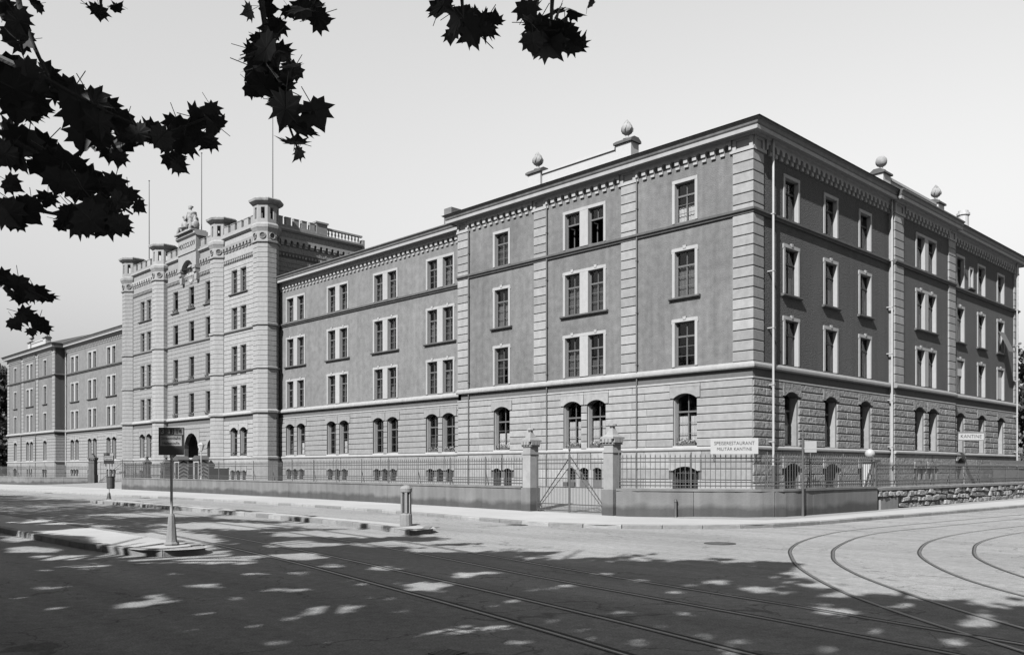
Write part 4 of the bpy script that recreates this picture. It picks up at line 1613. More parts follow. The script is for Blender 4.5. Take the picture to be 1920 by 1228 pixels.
# ---- perimeter walls
def damp_wall_material():
    """rendered wall with an old uneven splash stain along its foot"""
    m = MATS['render_wall']
    nt = m.node_tree
    b = nt.nodes['Principled BSDF']
    src = b.inputs['Base Color'].links[0].from_socket
    geo = nt.nodes.new('ShaderNodeNewGeometry')
    sep = nt.nodes.new('ShaderNodeSeparateXYZ')
    nt.links.new(geo.outputs['Position'], sep.inputs[0])
    n = nt.nodes.new('ShaderNodeTexNoise')
    n.inputs['Scale'].default_value = 1.1
    n.inputs['Detail'].default_value = 6
    nt.links.new(geo.outputs['Position'], n.inputs['Vector'])
    add = nt.nodes.new('ShaderNodeMath')
    add.operation = 'MULTIPLY_ADD'
    add.inputs[1].default_value = 0.55
    nt.links.new(n.outputs[0], add.inputs[0])
    nt.links.new(sep.outputs['Z'], add.inputs[2])
    mr = nt.nodes.new('ShaderNodeMapRange')
    mr.inputs['From Min'].default_value = 0.62
    mr.inputs['From Max'].default_value = 0.80
    mr.inputs['To Min'].default_value = 0.42
    mr.inputs['To Max'].default_value = 1.0
    nt.links.new(add.outputs[0], mr.inputs['Value'])
    k = nt.nodes.new('ShaderNodeMath')
    k.operation = 'MULTIPLY'
    nt.links.new(src, k.inputs[0])
    nt.links.new(mr.outputs[0], k.inputs[1])
    nt.links.new(k.outputs[0], b.inputs['Base Color'])


damp_wall_material()


def low_wall(path, label, z_top=0.97, step=2.6, thick=0.36):
    t = tag(link('perimeter_wall', None), label, 'wall', 'low rendered walls round the forecourt')
    pts = resample(path, step)
    np_ = len(pts) - 1
    dense = resample(path, step / 6.0)
    nd = (len(dense) - 1) / np_
    for k in range(np_):
        sub = dense[int(round(k * nd)):int(round((k + 1) * nd)) + 1]
        g = (sub[1] - sub[0]).normalized() * 0.008
        sub = [sub[0] + g] + sub[1:-1] + [sub[-1] - g]
        l, r = offset(sub, -thick / 2), offset(sub, thick / 2)
        n = len(sub)
        vs = [(p.x, p.y, -0.3) for p in l] + [(p.x, p.y, -0.3) for p in r] + [(p.x, p.y, z_top) for p in l] + [(p.x, p.y, z_top) for p in r]
        fs = []
        for i in range(n - 1):
            fs += [(i, i + 1, n + i + 1, n + i), (2 * n + i, 3 * n + i, 3 * n + i + 1, 2 * n + i + 1), (i, 2 * n + i, 2 * n + i + 1, i + 1), (n + i, n + i + 1, 3 * n + i + 1, 3 * n + i)]
        fs += [(0, n, 3 * n, 2 * n), (n - 1, 3 * n - 1, 4 * n - 1, 2 * n - 1)]
        obj('wall_panel', MB().add(vs, fs), 'render_wall', t)
    m = MB()
    fine = resample(path, 0.8)
    l, r = offset(fine, -thick / 2 - 0.035), offset(fine, thick / 2 + 0.035)
    n = len(fine)
    vs = [(p.x, p.y, z_top + 0.002) for p in l] + [(p.x, p.y, z_top + 0.002) for p in r] + [(p.x, p.y, z_top + 0.075) for p in l] + [(p.x, p.y, z_top + 0.075) for p in r]
    fs = []
    for i in range(n - 1):
        fs += [(i, i + 1, n + i + 1, n + i), (2 * n + i, 3 * n + i, 3 * n + i + 1, 2 * n + i + 1), (i, 2 * n + i, 2 * n + i + 1, i + 1), (n + i, n + i + 1, 3 * n + i + 1, 3 * n + i)]
    fs += [(0, n, 3 * n, 2 * n), (n - 1, 3 * n - 1, 4 * n - 1, 2 * n - 1)]
    obj('coping', m.add(vs, fs), 'render_wall', t)
    return t


low_wall(WALL_L, 'long low rendered wall along the street left of the gate with diagonal braces')
low_wall(WALL_R, 'low rendered wall curving round the street corner right of the braced gate')
low_wall(WALL_F, 'low dark rendered wall in front of the far left pavilion', 0.85)

# rubble wall on the side street: every stone a piece
sw = tag(link('rubble_wall', None), 'rough rubble stone retaining wall with coping on the side street', 'wall')
FS = Frame((8.24, -5.2), (-0.008, 1), (1, 0.008))
obj('wall_core', MB().box(0, 50, -0.45, 0.0, -0.2, 0.86, FS), 'mortar', sw)
obj('coping', MB().box(0, 50, -0.5, 0.10, 0.862, 1.0, FS, ch=0.02), 'concrete', sw)


def rubble_stone(w, h, seed):
    r = random.Random(seed)
    vs = []
    n = 8
    for d, k in ((-0.05, 1.02), (0.03 + r.uniform(0, 0.03), 0.98), (0.06 + r.uniform(0, 0.06), 0.72)):
        for i in range(n):
            a = 2 * PI * i / n + PI / 8
            x = math.copysign(abs(math.cos(a)) ** 0.4, math.cos(a)) * w / 2 * k * r.uniform(0.82, 1.06)
            z = math.copysign(abs(math.sin(a)) ** 0.4, math.sin(a)) * h / 2 * k * r.uniform(0.8, 1.08)
            vs.append((x, d + r.uniform(-0.012, 0.012), z))
    fs = [tuple(range(n - 1, -1, -1)), tuple(range(2 * n, 3 * n))]
    for q in range(2):
        fs += [(q * n + i, q * n + (i + 1) % n, (q + 1) * n + (i + 1) % n, (q + 1) * n + i) for i in range(n)]
    return MB().add(vs, fs).mesh('stone', 'rubble')


rr = random.Random(5)
for row, (z0, z1) in enumerate(((0.08, 0.34), (0.34, 0.60), (0.60, 0.86))):
    x = 0.05
    while x < 34:
        w = rr.choice((0.3, 0.4, 0.5, 0.6, 0.8, 1.0))
        if row < 2 and 1.0 < x < 2.0 and row == 0:
            x = 2.3
            continue
        if x > 2.2 or row > 1:
            h = (z1 - z0) * rr.uniform(0.86, 1.0)
            k = (round(w, 1), row, rr.randint(0, 5))
            link('stone', cached(('rub',) + k, lambda: rubble_stone(k[0], 0.25, hash(k) % 999)), sw, FS.M(x + w / 2, rr.uniform(-0.03, 0.03), (z0 + z1) / 2 + rr.uniform(-0.03, 0.03)) @ Matrix.Rotation(rr.uniform(-0.12, 0.12), 4, 'Y') @ Matrix.Diagonal((1, 1, rr.uniform(0.75, 1.15), 1)))
        x += w + rr.uniform(0.0, 0.06)
obj('stone', MB().box(0.25, 2.1, -0.02, 0.08, 0.06, 0.58, FS, ch=0.03), 'concrete', sw)

# ---- iron fences
def fence(path, label, z0, h=1.22, step=2.5, stay=True, mname='light_iron', pick=0.165, group='iron railings on the walls'):
    t = tag(link('iron_fence', None), label, 'fence', group)
    pts = resample(path, step)
    fine = resample(path, pick)
    pk = MB()
    for p in fine:
        pk.tube([(p.x, p.y, z0 + 0.04), (p.x, p.y, z0 + h - 0.1)], 0.013, 0.013, 4)
        pk.add([(p.x - .016, p.y - .016, z0 + h - 0.1), (p.x + .016, p.y - .016, z0 + h - 0.1), (p.x + .016, p.y + .016, z0 + h - 0.1), (p.x - .016, p.y + .016, z0 + h - 0.1), (p.x, p.y, z0 + h + .02)], [(3, 2, 1, 0), (0, 1, 4), (1, 2, 4), (2, 3, 4), (3, 0, 4)])
    obj('pickets', pk, mname, t, kind='stuff')
    rp = resample(path, 0.8)
    for zz in (0.12, 0.24, h - 0.26, h - 0.14):
        if zz in (0.24,) and not stay:
            continue
        obj('rail', MB().tube([(p.x, p.y, z0 + zz) for p in rp], 0.018, 0.018, 4), mname, t)
    for i, p in enumerate(pts):
        q = pts[min(i + 1, len(pts) - 1)] - pts[max(i - 1, 0)]
        n = Vector((-q.y, q.x)).normalized()
        m = MB().tube([(p.x, p.y, z0), (p.x, p.y, z0 + h + 0.06)], 0.026, 0.022, 6)
        if stay:
            m.tube([(p.x, p.y, z0 + 0.62), (p.x + n.x * 0.16, p.y + n.y * 0.16, z0 + 0.02)], 0.016, 0.016, 5)
        obj('post', m, mname, t)
    return t


fence(WALL_L, 'long pale iron railing on the street wall left of the braced gate', 1.04, 1.14)
fence(WALL_R, 'iron railing on the curved corner wall behind the canteen signboard', 1.04, 1.18)
fence(WALL_S[:], 'dark iron railing on the rubble wall along the side street', 1.0, 1.0, 2.2, mname='iron')
fence(WALL_F, 'thin dark iron railing before the far left pavilion', 0.92, 1.15, mname='iron')
RET = [Vector((-49.65, -11.9)), Vector((-49.65, -8.9))]
low_wall(RET, 'short low wall running back from the street wall before the tower', 0.9)
fence(RET, 'dark close-set railing running back from the street before the tower', 0.97, 1.2, 1.5, mname='iron', pick=0.09)


# ---- gate pillars
def pillar(x, y, rz, label, z=0.08, w=0.44, m='stone', h=2.62):
    t = thing('gate_pillar', label, 'gate pillar', (x, y, z), rz, 'stone gate pillars with tented caps')
    a = w / 2
    obj('base', MB().box(-a - 0.04, a + 0.04, -a - 0.04, a + 0.04, 0, 0.92), 'render_wall' if m == 'stone' else m, t)
    obj('shaft', MB().box(-a, a, -a, a, 0.921, h - 0.42), m, t)
    obj('band', MB().box(-a - 0.03, a + 0.03, -a - 0.03, a + 0.03, h - 0.419, h - 0.34).box(-a + 0.01, a - 0.01, -a + 0.01, a - 0.01, h - 0.339, h - 0.13).box(-a - 0.03, a + 0.03, -a - 0.03, a + 0.03, h - 0.129, h - 0.06), m, t)
    c = MB()
    for i in range(4):
        for k in (-1, 0, 1):
            u = k * (a * 0.72)
            M = Matrix.Rotation(PI / 2 * i, 4, 'Z')
            b = MB().box(u - 0.06, u + 0.06, a + 0.02, a + 0.09, h - 0.06, h + 0.06)
            c.add([M @ Vector(v) for v in b.v], b.f)
    c.box(-a - 0.08, a + 0.08, -a - 0.08, a + 0.08, h + 0.061, h + 0.13)
    obj('corbels', c, m, t)
    s2 = math.sqrt(2)
    obj('cap', MB().lathe([((a + 0.06) * s2, h + 0.131), (a * 0.75 * s2, h + 0.22), (a * 0.4 * s2, h + 0.38), (a * 0.26 * s2, h + 0.46)], seg=4, rot=PI / 4), m, t)
    obj('knob', MB().lathe([(0.09, h + 0.461), (0.09, h + 0.50), (0.15, h + 0.52), (0.15, h + 0.58), (0.05, h + 0.60)], seg=8), m, t)
    return t


pillar(-1.08, -14.92, math.radians(-4), 'light stone gate pillar with tented cap left of the braced gate')
pillar(3.15, -15.2, math.radians(-4), 'light stone gate pillar with tented cap right of the braced gate')
pillar(-69.6, -7.5, math.radians(40), 'dark weathered gate pillar at the far left gateway', 0.25, 0.6, 'weathered_trim', 2.5)
pillar(-50.6, -9.7, 0, 'small weathered pillar near the end of the street railing', 0.2, 0.42, 'weathered_trim', 2.0)
pillar(-49.65, -8.5, 0, 'dark pillar ending the close-set railing before the tower', 0.25, 0.5, 'weathered_trim', 1.9)


# ---- double-leaf gates
def gate(p0, p1, z, label, h=2.15, m='light_iron'):
    p0, p1 = Vector(p0), Vector(p1)
    L = (p1 - p0).length
    ang = math.atan2((p1 - p0).y, (p1 - p0).x)
    t = thing('iron_gate', label, 'gate', (p0.x, p0.y, z), ang, 'double iron gates with diagonal braces')
    half = L / 2
    for sg in (0, 1):
        x0 = 0.04 if sg == 0 else half + 0.03
        x1 = half - 0.03 if sg == 0 else L - 0.04
        leaf = MB()
        n = int((x1 - x0) / 0.15)
        for k in range(n + 1):
            x = x0 + (x1 - x0) * k / n
            leaf.tube([(x, 0, 0.06), (x, 0, h - (0.02 if k % 2 else 0.12))], 0.012, 0.01, 4)
        for k in range(n):
            x = x0 + (x1 - x0) * (k + 0.5) / n
            leaf.tube([(x, 0, 0.06), (x, 0, 0.32)], 0.008, 0.008, 4)
        lo = obj('gate_leaf', leaf, m, t)
        fr = MB()
        for zz in (0.08, 0.32, 0.95, h - 0.32, h - 0.18):
            fr.tube([(x0, 0, zz), (x1, 0, zz)], 0.018, 0.018, 4)
        fr.tube([(x0, 0, 0.04), (x0, 0, h)], 0.022, 0.022, 5)
        fr.tube([(x1, 0, 0.04), (x1, 0, h)], 0.022, 0.022, 5)
        obj('frame', fr, m, lo)
        xa, xb = (x0, x1) if sg == 0 else (x1, x0)
        br = MB().tube([(xa, 0.04, 0.22), (xb, 0.04, h - 0.10)], 0.022, 0.022, 5)
        br.tube([(xa, 0.05, 0.10), (xb, 0.05, h - 0.42)], 0.016, 0.016, 5)
        obj('brace', br, 'iron', lo)
        wr = MB()
        ring = [(xa + 0.14 * math.cos(a), 0.10, 0.16 + 0.14 * math.sin(a)) for a in [2 * PI * k / 12 for k in range(13)]]
        obj('wheel', wr.tube(ring, 0.02, 0.02, 5), m, lo)
        obj('lock', MB().box(half - 0.30 if sg == 0 else half + 0.08, half - 0.08 if sg == 0 else half + 0.28, -0.04, 0.04, 0.98, 1.14), 'iron', lo)
    obj('meeting_post', MB().tube([(half, 0, 0.02), (half, 0, h + 0.12)], 0.032, 0.026, 6).lathe([(0.02, h + 0.12), (0.05, h + 0.18), (0.01, h + 0.28)], half, 0, 6), 'iron', t)
    return t


gate((-0.75, -14.94), (2.82, -15.18), 0.10, 'double iron gate with diagonal braces between two light stone pillars')
gate((-69.1, -7.0), (-65.9, -3.8), 0.36, 'far double iron gate with diagonal braces beside a dark pillar')

# ---- pillar with a ball at the end of the corner wall
bp = thing('ball_pillar', 'white stone pillar topped by a ball at the end of the curved wall', 'pillar', (7.95, -5.05, 0.95), 0)
obj('shaft', MB().box(-0.2, 0.2, -0.2, 0.2, 0, 1.05), 'white_paint', bp)
obj('cap', MB().box(-0.3, 0.3, -0.3, 0.3, 1.051, 1.13).lathe([(0.1, 1.131), (0.07, 1.2)], seg=10), 'weathered_trim', bp)
obj('ball', MB().lathe([(0.04, 1.19)] + [(0.19 * math.sin(a), 1.37 - 0.19 * math.cos(a)) for a in [PI * k / 10 for k in range(1, 10)]] + [(0.01, 1.56)], seg=16), 'sign_white', bp, smooth=True)

# ---- signs
def board(name, label, cat, M, w, h, lines, thick=0.03, face='sign_white', ink='sign_black'):
    """M: centre of the board, y outwards"""
    t = link(name, None, None, M)
    tag(t, label, cat)
    obj('panel', MB().box(-w / 2, w / 2, -thick, 0, -h / 2, h / 2), face, t)
    for k, (txt, size, z, sx, sp) in enumerate(lines):
        lettering('lettering', txt, size, T(0, 0.004, z), ink, t, ext=0.003, spacing=sp, sx=sx)
    return t


d = (Vector((7.55, -13.35)) - Vector((6.0, -14.3))).normalized()
FB = Frame((6.05, -14.36), (-0.853, -0.522), (0.522, -0.853))
fb = board('signboard', 'white hand-lettered canteen signboard fixed above the corner railing', 'sign', FB.M(-1.20, 0.03, 2.47), 1.52, 0.52, [('SPEISERESTAURANT', 0.165, 0.09, 0.86, 1.03), ('MILITÄR KANTINE', 0.15, -0.10, 0.88, 1.05)])
for x in (-0.65, 0.65):
    obj('bracket', MB().tube([(x, -0.05, -0.55), (x, -0.05, 0.2)], 0.02, 0.02, 5), 'iron', fb)

FK = Frame(FR.P(26.75, 0.15, 0)[:2], (1, 0), (0, -1))
ks = board('projecting_sign', 'small white canteen sign projecting over the side door', 'sign', FK.M(1.05, 0.0, 4.02) @ Matrix.Rotation(math.radians(-2), 4, 'Y'), 1.75, 0.58, [('KANTINE', 0.34, 0, 0.93, 1.05)], 0.06)
obj('border', MB().box(-0.86, 0.86, 0.001, 0.008, 0.24, 0.27).box(-0.86, 0.86, 0.001, 0.008, -0.27, -0.24).box(-0.86, -0.83, 0.001, 0.008, -0.239, 0.239).box(0.83, 0.86, 0.001, 0.008, -0.239, 0.239), 'sign_black', ks)
obj('bracket', MB().tube([(0.85, -0.03, 0.32), (1.05, -0.03, 0.32)], 0.03, 0.03, 6).tube([(-0.8, -0.03, 0.32), (1.05, -0.03, 0.32)], 0.02, 0.02, 6), 'iron', ks)

sp = thing('street_sign', 'thin grey street-sign post with small white plate before the corner wall', 'street sign', (7.99 + 0.32, -11.41, 0.10), 0)
obj('post', MB().lathe([(0.06, 0), (0.05, 0.05), (0.04, 0.5), (0.035, 2.75), (0.05, 2.76), (0.05, 2.82), (0.02, 2.84), (0.015, 3.0)], seg=10), 'light_iron', sp)
q = Frame((0, 0), (-0.62, -0.78), (0.78, -0.62))
obj('plate', MB().box(-0.48, -0.06, 0.0, 0.02, 2.28, 2.56, q).box(-0.48, -0.06, 0.0, 0.02, 2.18, 2.27, q), 'sign_white', sp)
gb = thing('guard_post', 'short iron post standing against the corner wall', 'post', (5.52, -14.82, 0.10), 0)
obj('post', MB().lathe([(0.06, 0), (0.05, 0.04), (0.045, 0.5), (0.06, 0.52), (0.05, 0.6), (0.01, 0.62)], seg=8), 'iron', gb)


# tram stop signs
def stop_sign(x, y, z, label, bin_=False):
    t = thing('tram_stop_sign', label, 'tram stop sign', (x, y, z), 0, 'tram stop signs on the platforms')
    obj('base', MB().lathe([(0.15, 0), (0.15, 0.03), (0.115, 0.06), (0.105, 0.12), (0.062, 0.60), (0.05, 0.64)] if not bin_ else [(0.13, 0), (0.10, 0.06), (0.07, 0.30), (0.04, 0.36)], seg=8, rot=PI / 8), 'concrete' if not bin_ else 'iron', t)
    obj('post', MB().lathe([(0.027, 0.33), (0.027, 1.95)], seg=10), 'pipe_metal', t)
    f = Frame((0, 0), (-0.62, -0.78), (0.78, -0.62))
    W, z0, z1 = 0.50, 1.86, 2.43
    p = obj('panel', MB().box(-W / 2, W / 2, -0.035, 0.035, z0, z1, f), 'black_enamel', t)
    obj('name_plate', MB().box(-W / 2 + 0.035, W / 2 - 0.035, 0.036, 0.042, z0 + 0.19, z1 - 0.165, f), 'sign_cream', p)
    obj('number_plate', MB().box(-W / 2 + 0.005, -W / 2 + 0.19, 0.036, 0.042, z1 - 0.15, z1 - 0.012, f), 'sign_cream', p)
    obj('number_disc', MB().slab([(0.165 + 0.07 * math.cos(t_), z1 - 0.085 + 0.075 * math.sin(t_)) for t_ in [2 * PI * k / 16 for k in range(16)]], 0.036, 0.040, f), 'tin', p)
    if not bin_:
        lettering('lettering', 'Strassenbahn', 0.086, f.M(0, 0.045, z0 + 0.345), 'sign_black', p, ext=0.002, sx=0.85)
        lettering('lettering', 'Haltestelle', 0.086, f.M(0, 0.045, z0 + 0.245), 'sign_black', p, ext=0.002, sx=0.93)
        lettering('lettering', '3', 0.14, f.M(0.165, 0.045, z1 - 0.085), 'sign_cream', p, ext=0.002)
        lettering('lettering', '11', 0.14, f.M(0.0, 0.045, z1 - 0.085), 'sign_cream', p, ext=0.002)
        lettering('lettering', '14', 0.14, f.M(-0.155, 0.045, z1 - 0.085), 'sign_black', p, ext=0.002)
    else:
        lettering('lettering', 'Strassenbahn', 0.086, f.M(0, 0.045, z0 + 0.345), 'sign_black', p, ext=0.002, sx=0.85)
        lettering('lettering', 'Haltestelle', 0.086, f.M(0, 0.045, z0 + 0.245), 'sign_black', p, ext=0.002, sx=0.93)
        for s in (-0.16, 0.16):
            obj('hook', MB().box(s - 0.02, s + 0.02, -0.02, 0.02, z0 - 0.14, z0 - 0.001, f), 'iron', p)
    return t


stop_sign(4.30, -31.30, 0.14, 'black tram stop sign on a concrete-footed post on the near platform')
stop_sign(-25.0, -22.0, 0.14, 'distant tram stop sign with a litter bin on its post', True)
wb = thing('litter_bin', 'dark round litter bin hung on the distant tram stop post', 'litter bin', (-25.0 + 0.20, -22.0 + 0.02, 0.14), 0)
obj('bin', MB().lathe([(0.17, 0.55), (0.19, 0.57), (0.20, 1.16), (0.22, 1.17), (0.22, 1.21), (0.17, 1.21), (0.16, 0.8)], seg=14), 'tin', wb)
obj('strap', MB().lathe([(0.205, 0.68), (0.205, 0.72)], seg=14), 'iron', wb)

# concrete bollard with lamp slots on the second platform
bo = thing('concrete_bollard', 'stout concrete bollard with upright slots and domed cap on the platform end', 'bollard', (2.86, -24.05, 0.14), math.radians(20))
obj('foot', MB().lathe([(0.175, 0), (0.175, 0.03), (0.165, 0.30), (0.14, 0.345)], seg=12), 'concrete', bo)
m = MB()
for i in range(6):
    a = 2 * PI * i / 6
    c, s = math.cos(a), math.sin(a)
    pts = []
    for r, da in ((0.155, -0.24), (0.155, 0.24), (0.10, 0.30), (0.10, -0.30)):
        pts.append((r * math.cos(a + da), r * math.sin(a + da)))
    m.prism(pts, 0.345, 0.93)
obj('ribs', m, 'concrete', bo)
obj('lamp_core', MB().lathe([(0.085, 0.33), (0.085, 0.94)], seg=12), 'tin', bo)
obj('cap', MB().lathe([(0.13, 0.931), (0.165, 0.935), (0.17, 1.03), (0.13, 1.09), (0.06, 1.115), (0.01, 1.12)], seg=16), 'concrete', bo, smooth=False)


# ---- platforms (islands) with kerb stones
def island(name, outline, label, z=0.14):
    P = smooth_path([Vector(p) for p in outline], 5)
    n = len(P)
    t = obj(name, MB().sheet([(p.x, p.y) for p in P[:-1]], z - 0.012), 'pavement', recalc=False)
    tag(t, label, kind='structure')
    rs = resample(P, 0.95)
    for a, b in zip(rs[:-1], rs[1:]):
        m = MB()
        kerb_stone(m, a, b, 0.0, 0.22, -0.1, z + random.uniform(-0.006, 0.008))
        obj('kerb_stone', m, 'kerb', t)
    return t


island('platform', [(-26, -31.6), (-13, -32.0), (-3.2, -32.35), (2.3, -32.42), (4.6, -32.25), (5.35, -31.85), (5.5, -31.4), (5.2, -30.95), (4.2, -30.72), (2.9, -30.62), (-4, -30.35), (-13.1, -30.05), (-26, -29.7), (-26, -31.6)], 'kerbed tram platform in the left foreground carrying the near stop sign')
island('platform', [(-24.2, -23.2), (-15, -23.45), (-7.3, -23.72), (0.8, -24.3), (4.2, -25.05), (4.42, -24.85), (4.25, -24.25), (3.9, -23.9), (2.4, -23.4), (-4, -23.0), (-9, -22.8), (-23, -22.0), (-24.4, -22.4), (-24.2, -23.2)], 'long kerbed tram platform in mid-street carrying the concrete bollard')


# ---- tram tracks: grooved rails flush with the road
def track(rails, label, g0=-0.055, g1=0.10):
    t = tag(link('tram_track', None), label, 'tram track', 'tram tracks in the road')
    for pts in rails:
        P = smooth_path([Vector(p) for p in pts], 6)
        m = MB()
        ribbon(m, P, g0, g1, 0.004)
        g = obj('rail_groove', m, 'rail_groove', t, recalc=False)
        m = MB()
        a, b = offset(P, -0.028), offset(P, 0.016)
        n = len(P)
        vs = [(p.x, p.y, 0.003) for p in a] + [(p.x, p.y, 0.012) for p in offset(P, -0.022)] + [(p.x, p.y, 0.012) for p in offset(P, 0.010)] + [(p.x, p.y, 0.003) for p in b]
        fs = [(r * n + i, r * n + i + 1, (r + 1) * n + i + 1, (r + 1) * n + i) for r in range(3) for i in range(n - 1)]
        obj('rail', m.add(vs, fs), 'rail_steel', t, recalc=False)
    return t


def centre_line(c, g=1.0):
    P = [Vector(p) for p in c]
    P = smooth_path(P, 4)
    return [tuple(p) for p in offset(P, g / 2)], [tuple(p) for p in offset(P, -g / 2)]


track(centre_line([(-140, -24.0), (-60, -26.6), (-16, -27.95), (-8.6, -28.25), (-0.3, -28.95), (6.9, -29.95), (12.3, -31.0), (15.3, -31.65), (17.5, -32.2), (24, -33.9), (36, -37.5)]), 'nearest pair of straight tram rails crossing the shaded foreground')
track(centre_line([(-140, -21.4), (-60, -24.0), (-16, -25.1), (-3, -25.85), (4.5, -26.75), (9.0, -27.65), (12.55, -28.5), (15.9, -29.2), (18.2, -29.7), (24, -31.2), (36, -34.8)]), 'second pair of straight tram rails beside the bollard platform')
track([[(30, -39.5), (21.5, -31.6), (19.64, -29.89), (18.26, -28.73), (16.71, -27.2), (15.05, -25.06), (13.86, -23.1), (13.1, -21.6), (12.4, -19.7), (11.85, -17.3), (11.65, -14.9), (12.03, -9.25), (12.6, -2.12), (14, 20), (15, 60)],
       [(30.8, -38.7), (22.2, -31.3), (19.5, -28.75), (18.14, -27.5), (16.33, -25.5), (15.03, -23.65), (14.25, -22.1), (13.72, -20.8), (13.1, -18.7), (12.72, -16.8), (12.62, -14.5), (13.05, -9.1), (13.6, -2.0), (15, 20), (16, 60)]], 'tram track curving out of the foreground into the side street', -0.034, 0.045)
track([[(30, -34.5), (21.5, -28.6), (18.61, -25.87), (17.12, -24.0), (15.75, -21.5), (15.0, -19.4), (14.5, -17.3), (14.25, -14.8), (14.3, -12.0), (14.75, -7.4), (15.6, 0), (17.2, 20), (18, 60)],
       [(30.8, -33.6), (22, -27.6), (19.2, -25.0), (17.85, -23.3), (16.65, -21.1), (15.95, -19.05), (15.48, -17.1), (15.25, -14.7), (15.3, -12.05), (15.75, -7.5), (16.6, 0), (18.2, 20), (19, 60)]], 'outer tram track curving along the right edge into the side street', -0.034, 0.045)


# ---- covers in the road
def cover(x, y, z, r, label, seg=20, sq=False):
    t = thing('manhole_cover', label, 'manhole cover', (x, y, z), math.radians(3))
    if sq:
        obj('grate', MB().box(-r, r, -r * 0.6, r * 0.6, 0, 0.012), 'tin', t)
        g = MB()
        for k in range(6):
            g.box(-r * 0.8, r * 0.8, -r * 0.5 + k * r * 0.19, -r * 0.43 + k * r * 0.19, 0.0121, 0.022)
        obj('bars', g, 'iron', t)
    else:
        obj('rim', MB().lathe([(r, 0), (r, 0.010), (r * 0.86, 0.012)], seg=seg), 'tin', t)
        g = MB()
        for k in range(-3, 4):
            g.box(-r * 0.6, r * 0.6, k * r * 0.2 - 0.012, k * r * 0.2 + 0.012, 0.0125, 0.02)
        obj('ribs', g, 'iron', t)


cover(11.35, -21.6, 0.003, 0.36, 'dark round manhole cover in the sunlit road before the corner')
cover(15.93, -33.75, 0.003, 0.2, 'round manhole cover in the shaded foreground at the bottom edge')
cover(3.45, -20.25, 0.003, 0.30, 'dark gully grate at the kerb before the gate', sq=True)
cover(-29.7, -18.25, 0.003, 0.32, 'small gully grate at the kerb left of the near stop sign', sq=True)
cover(-45.2, -18.9, 0.003, 0.32, 'farthest gully grate at the kerb on the left', sq=True)

# ---- sentry boxes, lamp and screen before the tower
def sentry(x, y, z, rz, label):
    t = thing('sentry_box', label, 'sentry box', (x, y, z), rz, 'striped sentry boxes at the tower gate')
    body = MB()
    body.box(-0.55, -0.48, -0.5, 0.5, 0, 1.85).box(0.48, 0.55, -0.5, 0.5, 0, 1.85).box(-0.48, 0.48, -0.5, -0.44, 0, 1.85)
    body.box(-0.48, -0.36, 0.40, 0.47, 0, 1.85).box(0.36, 0.48, 0.40, 0.47, 0, 1.85).box(-0.36, 0.36, 0.40, 0.47, 1.62, 1.85)
    obj('body', body, 'sign_white', t)
    obj('floor', MB().box(-0.6, 0.6, -0.55, 0.55, -0.12, 0.0), 'weathered_trim', t)
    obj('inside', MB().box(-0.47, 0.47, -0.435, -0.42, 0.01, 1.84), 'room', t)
    rf = MB()
    rf.slab([(-0.68, 1.851), (0.68, 1.851), (0.68, 1.92), (0, 2.28), (-0.68, 1.92)], -0.62, 0.62)
    obj('roof', rf, 'light_iron', t)
    for k in range(5):
        z0 = 0.05 + 0.34 * k
        for sx in (-1, 1):          # chevrons on both flanks
            X0, X1 = sorted((0.549 * sx, 0.560 * sx))
            pr = [(-0.48, z0), (0.0, z0 + 0.26), (0.48, z0), (0.48, z0 + 0.17), (0.0, z0 + 0.43), (-0.48, z0 + 0.17)]
            ff = Frame((0, 0), (0, 1), (1, 0))
            obj('chevron', MB().slab(pr, X0, X1, ff), 'sign_black', t)


sentry(-61.4, -2.0, 0.75, PI, 'left sentry box with chevron stripes before the tower archway')
sentry(-57.1, -2.0, 0.75, PI, 'right sentry box with chevron stripes before the tower archway')
lp = thing('entrance_lamp', 'white glazed lantern on a post beside the tower archway', 'lamp', (-54.9, -3.0, 0.62), 0)
obj('post', MB().lathe([(0.14, 0), (0.12, 0.3), (0.05, 0.5), (0.045, 2.75), (0.09, 2.8)], seg=8), 'white_paint', lp)
obj('lantern', MB().lathe([(0.14, 2.8), (0.30, 3.3), (0.30, 3.34)], seg=6), 'lamp_glass', lp)
obj('lantern_cap', MB().lathe([(0.34, 3.341), (0.16, 3.52), (0.04, 3.6)], seg=6), 'sign_white', lp)
sc = thing('sheet_screen', 'black sheet-metal screen standing before the tower right of the sentry boxes', 'screen', (-46.0, -5.65, 0.45), PI / 2)
obj('sheet', MB().box(-0.85, 0.85, -0.02, 0.02, 0.25, 1.35), 'black_enamel', sc)
for x in (-0.85, 0.85):
    obj('post', MB().box(x - 0.04, x + 0.04, -0.04, 0.04, 0, 1.4), 'iron', sc)

# cellar stair roof on the side street
sh = thing('cellar_shed', 'low dark lean-to over the cellar stairs at the end of the side front', 'shed', (0, 0, 0), 0)
m = MB()
m.box(31.5, 40.5, 1.2, 3.6, 0.3, 1.75, FR)
obj('wall', m, 'weathered_trim', sh)
obj('roof', MB().molding([(1.0, 2.30), (3.9, 1.76), (3.9, 1.84), (1.0, 2.40)], 31.2, 40.8, FR), 'slate', sh)

